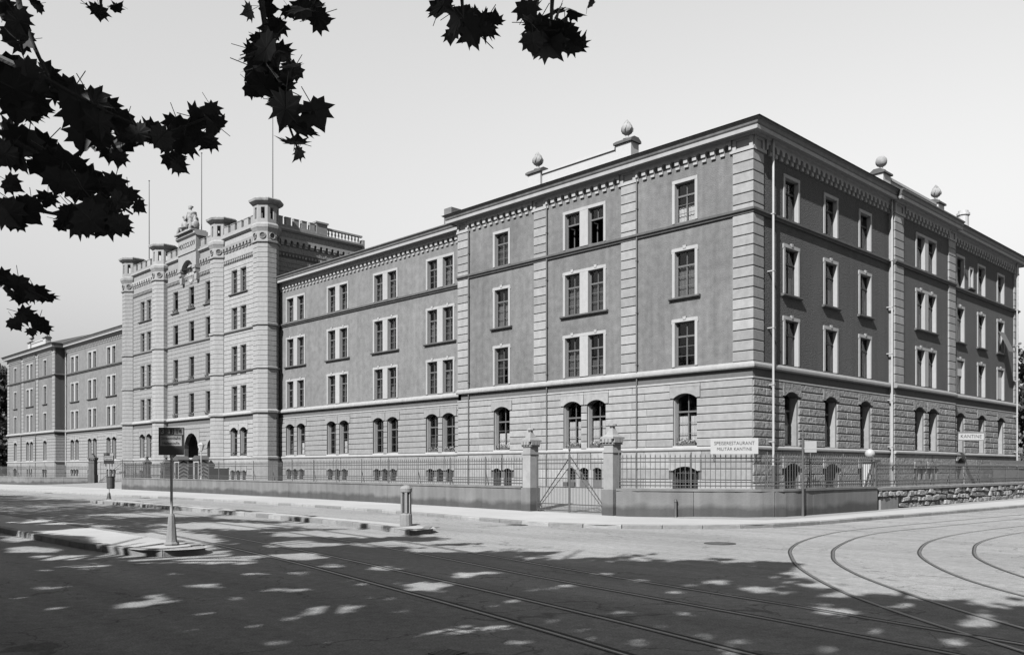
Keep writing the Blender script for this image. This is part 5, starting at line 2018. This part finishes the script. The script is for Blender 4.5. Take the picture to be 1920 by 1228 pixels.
# ---- flower boxes
def flower_mesh(w, seed):
    r = random.Random(seed)
    lf, fl = MB(), MB()
    for k in range(150):
        x, y, z = r.uniform(-w / 2, w / 2), r.uniform(-0.09, 0.16), r.uniform(-0.1, 0.22) * (1 if r.random() < .7 else 0.4)
        tgt = fl if r.random() < 0.38 else lf
        s = r.uniform(0.025, 0.06)
        a = Vector((r.uniform(-1, 1), r.uniform(-1, 1), r.uniform(-1, 1))).normalized()
        b = a.cross(Vector((0.3, 0.9, 0.2))).normalized()
        c = Vector((x, y, z + 0.16))
        tgt.add([c - a * s, c + b * s, c + a * s, c - b * s], [(0, 1, 2, 3)])
    return lf.mesh('leaves', 'flower_leaf', False), fl.mesh('blossoms', 'flower', False)


def flower_box(fr, s, z, w, label, d=0.0):
    t = link('flower_box', None, None, fr.M(s, d, z))
    tag(t, label, 'flower box', 'flower boxes on the window sills')
    obj('box', MB().box(-w / 2, w / 2, -0.1, 0.1, 0, 0.16), 'weathered_trim', t)
    a, b = cached(('flo', round(w, 1), len(label) % 3), lambda: flower_mesh(w, len(label)))
    link('leaves', a, t)
    link('blossoms', b, t)


flower_box(FL, 3.98, 2.97, 1.15, 'flower box on the ground-floor window nearest the building corner', -0.14)
flower_box(FL, 11.0 - 0.927, 2.97, 1.1, 'flower box on the right light of the twin window above the gate', -0.14)
flower_box(FL, 11.0 + 0.927, 2.97, 1.1, 'flower box on the left light of the twin window above the gate', -0.14)
flower_box(FL, 17.98, 2.97, 1.1, 'flower box on the single ground-floor window left of the gate', -0.14)
flower_box(FW, 25.8 - 0.931, 2.97, 1.1, 'flower box on the right light of the wing window next to the pavilion', -0.14)
flower_box(FW, 25.8 + 0.931, 2.97, 1.1, 'flower box on the left light of the wing window next to the pavilion', -0.14)
for c, col in ((TC - 3.8, 'right'), (TC, 'middle'), (TC + 3.8, 'left')):
    for z, fl in ((18.32, 'topmost'), (10.95, 'second'), (7.22, 'lowest')):
        flower_box(FTC, c, z, 1.05, 'flower box on the %s window of the %s upper floor between the inner turrets' % (col, fl), 0.02)
for sg, nm in ((-1, 'right'), (1, 'left')):
    flower_box(FTS, TC - 10.8 + sg * 0.93, 2.97, 1.0, 'flower box on the %s arched window of the tower bay beside the wing' % nm, -0.12)

# ---------------------------------------------------------------- trees
import numpy as np

# half outline of a lobed plane-tree leaf: stalk end at -y... mirrored below
HALF = [(0.0, -0.45), (0.30, -0.64), (0.44, -0.48), (0.80, -0.44), (0.74, -0.18), (1.02, 0.13), (0.80, 0.22), (0.74, 0.40), (0.78, 0.68), (0.48, 0.56), (0.34, 0.74), (0.16, 0.86), (0.0, 1.1)]


NARROW = [(0.0, -0.45), (0.30, -0.66), (0.30, -0.38), (0.82, -0.46), (0.56, -0.14), (1.08, 0.16), (0.60, 0.14), (0.52, 0.32), (0.78, 0.72), (0.32, 0.42), (0.26, 0.62), (0.12, 0.82), (0.0, 1.2)]


def leaf_mesh(seed):
    """a lobed leaf folded a little along its midrib, with its stalk"""
    r = random.Random(seed)
    k = r.uniform(0.25, 1.0)
    half = [((x * k + u * (1 - k)) * r.uniform(0.94, 1.06), (y * k + v * (1 - k)) * r.uniform(0.95, 1.05)) for (x, y), (u, v) in zip(HALF, NARROW)]
    curl = r.uniform(-0.1, 0.7)
    fold = r.uniform(-0.1, 0.5)
    vs, fs = [], []
    for sg in (-1, 1):
        k = len(vs)
        vs += [(sg * x, y, fold * abs(x) - curl * (y * y + 0.5 * x * x) * 0.5) for x, y in half]
        n = len(half)
        mid = len(vs)
        vs.append((0.0, 0.15, 0.0))
        for i in range(n - 1):
            fs.append((mid, k + i, k + i + 1) if sg > 0 else (mid, k + i + 1, k + i))
    mb = MB().add(vs, fs)
    mb.tube([(0, 0.2, 0.0), (0, -0.45, -0.03), (0.05, -1.25, 0.12)], 0.028, 0.022, 4)
    return mb.mesh('leaf', 'leaf_dark', recalc=False)


def crown_mesh(name, c, rx, rz, n, clumps, size, seed, keep=None, material='leaf_crown', shell=0.55, spread=0.75, shade=False, off=(0, 0, 0)):
    """thousands of single leaves gathered in clumps through the crown's volume"""
    g = np.random.default_rng(seed)
    cc = []
    while len(cc) < clumps:
        p = g.uniform(-1, 1, 3)
        q = np.linalg.norm(p)
        if q < 1 and (q > shell or g.random() < 0.45):
            cc.append(p * np.array([rx, rx, rz]) * g.uniform(0.9, 1.08))
    cc = np.array(cc) + np.array(c)
    wt = g.uniform(0.4, 1.6, clumps)
    idx = g.choice(clumps, n, p=wt / wt.sum())
    pos = cc[idx] + g.normal(0, spread, (n, 3)) * np.array([1, 1, 0.7])
    if keep is not None and shade:
        pos = pos[lit_gaps(pos + np.array(off), g)]
    if keep is not None:
        pos = pos[[keep(p) for p in pos]]
    n = len(pos)
    s = g.uniform(size * 0.7, size * 1.3, n)
    a = g.normal(0, 1, (n, 3)) * np.array([1, 1, 0.6])
    a /= np.linalg.norm(a, axis=1)[:, None]
    b = np.cross(a, g.normal(0, 1, (n, 3)))
    b /= np.linalg.norm(b, axis=1)[:, None]
    out = np.array([(0, -0.9), (0.75, -0.45), (0.5, -0.1), (0.95, 0.25), (0.35, 0.4), (0, 1.05), (-0.35, 0.4), (-0.95, 0.25), (-0.5, -0.1), (-0.75, -0.45)])
    V = pos[:, None, :] + s[:, None, None] * (out[None, :, 0:1] * a[:, None, :] + out[None, :, 1:2] * b[:, None, :])
    k = len(out)
    me = bpy.data.meshes.new(name)
    me.vertices.add(n * k)
    me.vertices.foreach_set('co', V.reshape(-1))
    me.loops.add(n * k)
    me.loops.foreach_set('vertex_index', np.arange(n * k, dtype=np.int32))
    me.polygons.add(n)
    me.polygons.foreach_set('loop_start', np.arange(0, n * k, k, dtype=np.int32))
    me.polygons.foreach_set('loop_total', np.full(n, k, dtype=np.int32))
    me.update(calc_edges=True)
    me.materials.append(MATS[material])
    return me, cc


SUN_FLECKS = [(8.31,-34.92,0.19,0.19,0.31,-0.09),(7.74,-33.93,0.12,0.12,0.21,-0.07),(6.04,-33.52,0.23,0.23,0.52,-0.18),(10.69,-34.21,0.17,0.17,0.37,-0.15),(10.86,-34.67,0.12,0.12,0.22,-0.08),(9.86,-33.21,0.18,0.18,0.22,-0.1),(13.37,-34.33,0.1,0.1,0.17,-0.09),(6.87,-31.18,0.28,0.28,0.62,-0.32),(6.99,-30.08,0.44,0.44,0.46,-0.27),(13.7,-34.76,0.05,0.05,0.11,-0.05),(14.87,-34.47,0.11,0.11,0.25,-0.16),(13.2,-33.8,0.13,0.13,0.16,-0.09),(12.97,-33.13,0.23,0.23,0.27,-0.18),(11.07,-32.55,0.19,0.19,0.24,-0.14),(11.35,-36.04,0.06,0.06,0.11,-0.03),(13.88,-35.46,0.09,0.09,0.14,-0.06),(12.94,-32.88,0.16,0.16,0.24,-0.16),(12.17,-30.9,0.22,0.22,0.36,-0.29),(11.59,-29.68,0.15,0.15,0.26,-0.23),(11.65,-29.11,0.12,0.12,0.21,-0.2),(15.03,-32.9,0.18,0.18,0.21,-0.18),(15.22,-33.51,0.15,0.15,0.21,-0.17),(15.36,-32.56,0.18,0.18,0.2,-0.19),(14.76,-34.44,0.11,0.11,0.17,-0.11),(15.2,-34.31,0.07,0.07,0.1,-0.07),(13.1,-27.96,0.09,0.09,0.18,-0.22),(15.03,-28.95,0.06,0.06,0.09,-0.13),(15.56,-30.71,0.06,0.06,0.14,-0.18),(17.53,-31.49,0.07,0.07,0.19,-0.32),(17.15,-31.34,0.06,0.06,0.09,-0.14),(17.39,-28.87,0.18,0.18,0.14,-0.3),(15.78,-27.83,0.19,0.19,0.14,-0.25),(18.4,-28.49,0.09,0.09,0.08,-0.22),(19.04,-29.97,0.11,0.11,0.09,-0.27),(18.85,-28.39,0.17,0.17,0.11,-0.37),(2.52,-30.66,0.81,0.82,3.43,-1.46),(-0.79,-30.65,0.96,0.96,1.09,-0.4),(-2.94,-26.9,0.91,0.92,1.19,-0.57),(4.14,-33.23,0.44,0.44,0.54,-0.17),(1.8,-33.23,0.4,0.4,0.67,-0.19),(2.57,-25.99,1.0,1.0,0.97,-0.65),(4.65,-28.52,0.51,0.52,0.62,-0.37),(6.19,-26.98,0.51,0.52,0.56,-0.43),(5.8,-34.11,0.29,0.29,0.35,-0.1),(-6.14,-30.11,0.8,0.8,1.07,-0.34),(-10.2,-25.49,1.27,1.27,1.14,-0.47),(-5.75,-23.56,1.07,1.07,1.23,-0.68),(-0.42,-24.38,0.69,0.69,0.85,-0.55),(8.04,-26.97,0.48,0.48,0.46,-0.4),(-1.58,-32.63,0.28,0.28,0.91,-0.24),(14.01,-31.01,0.12,0.12,0.13,-0.13),(13.59,-29.48,0.12,0.12,0.11,-0.13),(9.89,-30.01,0.19,0.2,0.26,-0.19),(9.03,-31.94,0.16,0.16,0.2,-0.11),(8.11,-32.87,0.15,0.15,0.21,-0.09),(12.78,-35.36,0.08,0.08,0.15,-0.06),(10.5,-35.44,0.09,0.09,0.18,-0.05),(14.3,-33.41,0.1,0.1,0.13,-0.09),(17.4,-30.07,0.09,0.09,0.08,-0.15),(16.4,-31.07,0.07,0.07,0.1,-0.14),(16.43,-32.29,0.08,0.08,0.12,-0.14),(18.25,-29.88,0.08,0.08,0.07,-0.18),(9.15,-35.56,0.09,0.09,0.21,-0.06),(9.49,-34.87,0.11,0.11,0.21,-0.07),(11.6,-35.15,0.1,0.1,0.15,-0.05),(12.17,-34.32,0.11,0.11,0.18,-0.08),(13.21,-34.93,0.08,0.08,0.11,-0.05),(12.34,-36.2,0.08,0.08,0.15,-0.04),(12.97,-35.95,0.09,0.09,0.14,-0.05),(14.34,-34.58,0.09,0.09,0.14,-0.08),(12.6,-32.1,0.11,0.11,0.16,-0.11),(13.86,-32.63,0.11,0.11,0.15,-0.12),(11.4,-31.42,0.13,0.13,0.2,-0.14),(14.19,-31.74,0.1,0.1,0.12,-0.11),(16.04,-32.88,0.1,0.1,0.13,-0.13),(15.46,-31.78,0.08,0.08,0.11,-0.13),(17.0,-32.27,0.08,0.08,0.1,-0.14),(16.21,-30.27,0.09,0.09,0.11,-0.16),(13.58,-30.04,0.11,0.11,0.15,-0.16),(14.87,-27.51,0.14,0.14,0.13,-0.22),(13.93,-28.27,0.12,0.12,0.12,-0.15),(17.71,-31.01,0.09,0.09,0.11,-0.2),(18.26,-31.01,0.09,0.09,0.09,-0.19),(17.76,-27.87,0.11,0.11,0.08,-0.22),(11.3,-33.4,0.12,0.12,0.18,-0.09),(9.52,-31.45,0.16,0.16,0.25,-0.15),(8.89,-30.43,0.2,0.2,0.29,-0.19)]
EDGE_X = [-60, -46.8, -31.2, -10, -2.8, 3, 8.5, 10.3, 12.4, 14.3, 15.0, 15.6, 16.2, 17.5, 18.8, 19.3, 24, 40]
EDGE_Y = [-21.4, -21.6, -21.7, -22.4, -22.9, -24.6, -26.5, -26.6, -25.4, -24.7, -25.2, -26.2, -27.3, -26.9, -27.1, -27.6, -29.5, -32]


def lit_gaps(p, g):
    """which leaves stay: the crowns are open where the sun flecks fall on the road, and end where their shade ends"""
    hx = p[:, 0] - p[:, 2] * SUN.x / SUN.z
    hy = p[:, 1] - p[:, 2] * SUN.y / SUN.z
    ok = hy < np.interp(hx, EDGE_X, EDGE_Y) + g.normal(-0.35, 0.4, len(p)) + 0.6 * np.sin(hx * 2.1) * np.sin(hx * 0.7 + 1) + 0.45 * np.sin(hx * 4.3 + 2) + 0.3 * np.sin(hx * 7.7)
    for cx, cy, ux, uy, vx, vy in SUN_FLECKS:
        det = ux * vy - uy * vx
        a = ((hx - cx) * vy - (hy - cy) * vx) / det
        b = ((hy - cy) * ux - (hx - cx) * uy) / det
        th = np.arctan2(b, a)
        rim = 1.9 + 0.45 * np.sin(3 * th + cx * 7) + 0.35 * np.sin(5 * th + cy * 5)
        ok &= (a * a + b * b) > rim * g.uniform(0.75, 1.3, len(p))
    return ok


FWD = Vector((-0.7079, 0.7063))
RGT = Vector((0.7063, 0.7079))


def street_clear(p):
    """the avenue is pruned: no foliage hangs low over the open roadway east of the tree line"""
    dx, dy = p[0] - 21.93, p[1] + 38.90
    f = dx * FWD.x + dy * FWD.y
    r = dx * RGT.x + dy * RGT.y
    if f < 0.3:
        return True
    return not (r > -0.66 * f - 0.3 and p[2] - 1.7 < 0.60 * f + 0.35)


def tree(name, label, x, y, zc, rx, rz, n, clumps, size, seed, trunk_r=0.3, keep=None, group='plane trees along the street', cat='tree', spread=0.75, shade=False):
    t = thing(name, label, cat, (x, y, 0), 0, group)
    r = random.Random(seed)
    me, cc = crown_mesh('crown', (0, 0, zc), rx, rz, n, clumps, size, seed, (lambda p: keep((p[0] + x, p[1] + y, p[2]))) if keep else None, spread=spread, shade=shade, off=(x, y, 0))
    cr = link('crown', me, t)
    tr = MB()
    top = zc - rz * 0.35
    tr.tube([(0, 0, -0.1), (0.03, 0.0, 0.5), (0.0, 0.05, top * 0.5), (0.08, -0.05, top)], trunk_r * 1.25, trunk_r * 0.75, 10)
    tr.tube([(0.08, -0.05, top), (0.2, 0.1, zc), (0.1, 0.1, zc + rz * 0.7)], trunk_r * 0.72, trunk_r * 0.15, 7)
    sel = [c for c in cc if keep is None or keep((c[0] + x, c[1] + y, c[2]))]
    for c in sel[:14]:
        z0 = top * r.uniform(0.72, 1.0)
        mid = Vector((c[0] * 0.45, c[1] * 0.45, z0 + (c[2] - z0) * 0.6))
        tr.tube([(0.03, 0, z0), mid, Vector(c)], trunk_r * 0.36, 0.03, 6)
    obj('trunk', tr, 'bark', t)
    return t, cr


LEAVES = [(16.3,-37.46,4.39,0.075,0),(16.56,-37.52,4.26,0.071,0),(17.12,-37.61,3.96,0.08,0),(15.92,-37.3,4.54,0.1,0),(16.47,-37.42,4.15,0.091,0),(15.89,-37.32,4.44,0.072,0),(16.49,-37.38,4.17,0.066,0),(16.29,-37.28,4.48,0.057,0),(16.18,-37.41,4.1,0.115,0),(15.84,-37.32,4.23,0.121,0),(17.08,-37.56,3.74,0.098,0),(16.41,-37.26,4.03,0.113,0),(17.07,-37.63,3.63,0.113,0),(16.51,-37.37,3.88,0.128,0),(16.02,-37.11,4.12,0.13,0),(16.05,-37.01,4.12,0.123,0),(16.3,-36.98,4.0,0.127,0),(16.18,-36.85,4.03,0.115,0),(16.99,-37.58,3.57,0.106,0),(16.9,-37.46,3.65,0.085,0),(15.82,-37.15,4.05,0.103,0),(16.66,-37.16,3.76,0.129,0),(16.94,-37.16,3.63,0.106,0),(16.69,-36.98,3.76,0.083,0),(16.21,-37.29,3.84,0.077,0),(16.2,-36.98,3.8,0.121,0),(16.52,-37.0,3.72,0.116,0),(16.3,-36.87,3.74,0.113,0),(16.18,-36.8,3.78,0.116,0),(16.54,-36.9,3.6,0.07,0),(16.41,-36.82,3.85,0.1,0),(16.74,-36.96,3.75,0.094,0),(16.21,-36.72,3.85,0.083,0),(16.52,-36.76,3.79,0.08,0),(17.02,-36.98,3.6,0.072,0),(16.47,-36.68,3.84,0.089,0),(16.84,-36.78,3.66,0.095,0),(17.59,-37.08,3.39,0.081,0),(16.45,-36.5,3.93,0.125,0),(16.52,-36.4,3.98,0.117,0),(17.73,-36.88,3.54,0.072,0),(17.8,-36.89,3.44,0.071,0),(17.21,-36.8,3.54,0.101,0),(16.93,-36.7,3.67,0.106,0),(17.25,-36.92,3.5,0.07,0),(16.54,-36.57,3.67,0.09,0),(17.22,-36.83,3.4,0.064,0),(17.13,-36.67,3.62,0.082,0),(17.08,-36.58,3.64,0.076,0),(16.21,-37.4,3.7,0.114,0),(16.44,-37.38,3.61,0.129,0),(16.21,-37.22,3.68,0.125,0),(16.66,-37.54,3.43,0.098,0),(15.68,-37.28,3.75,0.116,0),(16.68,-37.31,3.46,0.108,0),(16.42,-37.26,3.53,0.113,0),(17.24,-37.41,3.25,0.114,0),(16.55,-37.34,3.44,0.11,0),(16.64,-37.46,3.41,0.071,0),(16.37,-37.02,3.5,0.125,0),(17.2,-37.44,3.18,0.091,0),(16.35,-37.16,3.47,0.108,0),(16.63,-37.04,3.38,0.106,0),(16.85,-37.23,3.27,0.107,0),(16.98,-37.09,3.3,0.089,0),(17.13,-37.07,3.2,0.077,0),(17.07,-36.99,3.17,0.054,0),(17.46,-37.24,3.06,0.065,0),(16.04,-37.36,3.45,0.078,0),(16.78,-37.57,3.08,0.103,0),(16.81,-37.5,3.09,0.11,0),(16.5,-37.45,3.1,0.072,0),(16.1,-37.37,3.21,0.078,0),(15.99,-37.23,3.37,0.088,0),(16.03,-37.15,3.41,0.081,0),(16.85,-37.28,3.11,0.088,0),(16.43,-37.13,3.24,0.096,0),(17.22,-37.31,3.01,0.106,0),(16.64,-37.13,3.15,0.119,0),(17.19,-37.22,3.01,0.101,0),(16.24,-37.03,3.23,0.104,0),(16.17,-37.1,3.24,0.08,0),(17.32,-37.19,2.99,0.073,0),(17.13,-37.09,3.01,0.052,0),(17.04,-37.21,3.13,0.097,0),(16.9,-37.09,3.17,0.09,0),(16.49,-37.51,2.78,0.079,0),(16.91,-37.55,2.68,0.074,0),(15.84,-37.18,2.84,0.082,0),(15.95,-37.19,2.83,0.081,0),(15.9,-37.11,2.81,0.074,0),(15.81,-37.24,2.81,0.074,0),(16.79,-37.56,2.65,0.051,0),(15.95,-37.26,2.67,0.08,0),(16.47,-37.33,2.56,0.074,0),(16.71,-37.51,2.5,0.052,0),(16.75,-37.38,2.48,0.053,0),(16.86,-37.47,2.44,0.034,0),(17.63,-36.62,4.18,0.057,1),(17.32,-36.35,4.42,0.075,1),(17.58,-36.42,4.2,0.079,1),(17.18,-36.23,4.39,0.086,1),(17.22,-36.33,4.29,0.084,1),(17.07,-36.22,4.36,0.087,1),(17.32,-36.35,4.17,0.124,1),(17.74,-36.57,3.97,0.113,1),(17.47,-36.51,4.04,0.099,1),(17.21,-36.37,4.19,0.105,1),(17.12,-36.15,4.29,0.11,1),(17.35,-36.29,4.18,0.104,1),(17.07,-36.28,4.16,0.13,1),(17.37,-36.42,4.03,0.122,1),(17.63,-36.47,3.89,0.125,1),(17.4,-36.32,4.03,0.132,1),(17.27,-36.16,4.15,0.086,1),(17.19,-36.09,4.18,0.087,1),(17.74,-36.58,3.74,0.113,1),(17.3,-36.31,3.99,0.125,1),(17.61,-36.41,3.84,0.111,1),(17.61,-36.41,3.84,0.11,1),(17.35,-36.45,3.91,0.073,1),(17.28,-36.17,3.89,0.15,1),(17.82,-36.51,3.65,0.132,1),(17.82,-36.37,3.68,0.108,1),(17.88,-36.37,3.64,0.107,1),(17.74,-36.49,3.69,0.077,1),(17.44,-36.32,3.84,0.082,1),(17.62,-36.31,3.65,0.112,1),(17.41,-36.18,3.76,0.117,1),(17.72,-36.39,3.51,0.086,1),(17.61,-36.35,3.55,0.088,1),(17.36,-36.16,3.61,0.064,1),(17.62,-36.28,4.32,0.1,1),(17.82,-36.42,4.2,0.096,1),(17.53,-36.12,4.38,0.092,1),(17.4,-36.04,4.44,0.094,1),(17.49,-36.13,4.45,0.084,1),(17.62,-36.22,4.36,0.081,1),(17.33,-36.2,4.46,0.059,1),(18.15,-35.7,4.35,0.101,1),(17.98,-35.56,4.48,0.106,1),(18.15,-35.57,4.35,0.115,1),(18.03,-35.51,4.43,0.118,1),(18.26,-35.59,4.23,0.121,1),(18.01,-35.32,4.42,0.13,1),(18.05,-35.26,4.46,0.109,1),(18.1,-35.33,4.41,0.107,1),(18.54,-35.65,4.15,0.062,1),(17.96,-35.45,4.36,0.077,1),(18.36,-35.21,4.45,0.092,1),(18.25,-35.07,4.54,0.096,1),(18.37,-35.12,4.39,0.119,1),(18.45,-35.24,4.31,0.116,1),(18.75,-35.57,4.0,0.075,1),(18.68,-35.48,4.08,0.077,1),(18.76,-35.46,4.02,0.115,1),(18.77,-35.44,4.04,0.115,1),(18.86,-35.44,4.05,0.106,1),(18.41,-34.96,4.36,0.121,1),(18.55,-35.01,4.25,0.084,1),(18.48,-34.89,4.31,0.086,1),(18.37,-35.05,4.24,0.077,1),(18.89,-35.39,4.17,0.068,1),(18.57,-34.89,4.52,0.051,1),(18.58,-35.17,4.37,0.082,1),(18.45,-35.06,4.45,0.085,1),(16.28,-36.99,4.58,0.066,1),(17.06,-37.2,4.18,0.069,1),(16.9,-37.06,4.32,0.056,1),(16.72,-36.97,4.43,0.041,1)]
TWIGS = [[(16.17,-37.67,4.22),(16.34,-37.49,4.07),(16.54,-37.3,3.94),(16.77,-37.06,3.76),(16.99,-36.84,3.62),(17.21,-36.62,3.74)],[(16.17,-37.67,3.79),(16.43,-37.41,3.57),(16.62,-37.21,3.42),(16.88,-36.95,3.17)],[(16.17,-37.67,3.33),(16.43,-37.41,3.21),(16.67,-37.17,3.14)],[(16.38,-37.45,4.65),(16.44,-37.4,4.28),(16.51,-37.32,4.04),(16.55,-37.29,3.94)],[(16.17,-37.67,2.96),(16.38,-37.45,2.78),(16.54,-37.3,2.68)],[(17.38,-36.45,4.65),(17.43,-36.41,4.22),(17.45,-36.38,3.94),(17.56,-36.28,3.54)],[(17.64,-36.19,4.65),(17.62,-36.21,4.34)],[(18.21,-35.62,4.68),(18.23,-35.6,4.25)],[(18.6,-35.23,4.68),(18.58,-35.25,4.13)],[(16.75,-37.08,4.62),(16.75,-37.08,4.34)]]

near_tree, near_crown = tree('plane_tree', 'near plane tree whose dark lobed leaves hang into the top of the view', 17.0, -42.0, 9.8, 6.5, 4.4, 16500, 260, 0.20, 21, 0.34, street_clear, spread=0.8, shade=True)
AV = [(28.0, -43.0, 9.8, 6.0, 4.2, 20000, 'plane tree just right of the near one, throwing shade on the curved tracks'),
      (7.6, -42.2, 9.8, 6.0, 4.4, 15000, 'second plane tree of the avenue behind the near platform'),
      (-2.8, -41.6, 10.4, 5.8, 4.4, 7000, 'third plane tree of the avenue left of the near platform'),
      (-13.0, -40.8, 10.6, 5.6, 4.4, 5000, 'fourth plane tree of the avenue, sparse crown'),
      (-23.5, -40.2, 10.8, 5.6, 4.4, 5000, 'fifth plane tree of the avenue, sparse crown'),
      (-34.0, -39.8, 10.8, 5.6, 4.4, 5000, 'sixth plane tree of the avenue, shading the far platform end'),
      (-45.0, -39.6, 10.8, 5.6, 4.4, 5000, 'seventh plane tree of the avenue, shading the far road'),
      (-56.0, -39.4, 10.8, 5.6, 4.4, 5000, 'farthest plane tree of the avenue')]
for i, (x, y, zc, rx, rz, n, lab) in enumerate(AV):
    tree('plane_tree', lab, x, y, zc, rx, rz, n, 160, 0.20, 31 + i, 0.3, street_clear, spread=0.8, shade=True)

# the boughs that hang into view: twigs and single leaves of the near tree
tw = MB()
for q in TWIGS:
    p0 = Vector(q[0]) - near_tree.location
    pts = [Vector(p) - near_tree.location for p in q]
    hub = Vector((0.1, 0.0, 6.6))
    if p0.z < 3.6:
        hub = Vector((0.05, 0.02, 4.6))
    mid = hub.lerp(p0, 0.5) + Vector((0, 0, 0.7))
    tw.tube([hub, mid, p0], 0.05, 0.014, 6)
    tw.tube([p0] + pts[1:], 0.02, 0.006, 5)
obj('twigs', tw, 'bark', near_tree)
lr = random.Random(17)
variants = [leaf_mesh(k) for k in range(14)]
CAMV = Vector((21.93, -38.90, 1.7))
for x, y, z, rad, typ in LEAVES:
    p = Vector((x, y, z))
    # leaves hang with their tips outwards and down, blades turned to the open street
    n = Vector((0.55, -0.35, -0.5)).normalized() if typ == 0 else Vector((0.2, -0.2, -0.75)).normalized()
    n = (n + Vector((lr.uniform(-1, 1), lr.uniform(-1, 1), lr.uniform(-1, 1))) * (0.45 if typ == 0 else 0.75)).normalized()
    tip = Vector((lr.uniform(-0.6, 0.8), lr.uniform(-0.6, 0.8), -1.0 + lr.uniform(-0.2, 0.9)))
    yv = (tip - n * tip.dot(n)).normalized()
    xv = yv.cross(n)
    s = rad
    M = Matrix(((xv.x * s, yv.x * s, n.x * s, 0), (xv.y * s, yv.y * s, n.y * s, 0), (xv.z * s, yv.z * s, n.z * s, 0), (0, 0, 0, 1)))
    M.translation = p - near_tree.location
    link('leaf', lr.choice(variants), near_crown, M)

# trees closing the street at both ends of the building
tree('dark_tree', 'dark dense tree beyond the far left end of the barracks', -137.5, 2.0, 9.5, 6.5, 9.5, 16000, 190, 0.30, 71, 0.4, None, 'trees beyond the ends of the barracks', spread=0.9)
tree('dark_tree', 'dark tree just beyond the end of the side-street front', 2.8, 52.0, 7.5, 5.2, 6.5, 15000, 190, 0.22, 72, 0.35, None, 'trees beyond the ends of the barracks', spread=0.8)
tree('dark_tree', 'second dark tree farther along the side street', 6.0, 64.0, 8.0, 6.0, 6.5, 12000, 150, 0.25, 73, 0.35, None, 'trees beyond the ends of the barracks', spread=0.9)

# unseen trees added behind camera and across side street to block low sky
BACK_BLOCKERS = [(32, -51), (22, -49.5), (12, -49.5), (2, -49.5), (-9, -50), (38, -44)]
for i, (x, y) in enumerate(BACK_BLOCKERS):
    tree('added_tree', 'added unseen tree blocking low sky behind the avenue, number %s from the side street' % ['one', 'two', 'three', 'four', 'five', 'six'][i], x, y, 10.2, 6.2, 5.0, 9000, 170, 0.24, 90 + i, 0.3, street_clear, 'added trees behind the avenue', shade=True)
SIDE_BLOCKERS = [(27.5, -24), (27.0, -13), (27.0, -2), (27.5, 9), (28, 20), (28.5, 32)]
for i, (x, y) in enumerate(SIDE_BLOCKERS):
    tree('added_tree', 'added unseen tree blocking low sky across the side street, number %s from the crossing' % ['one', 'two', 'three', 'four', 'five', 'six'][i], x, y, 8.6, 5.2, 5.2, 5000, 120, 0.26, 110 + i, 0.3, street_clear, 'added trees across the side street')
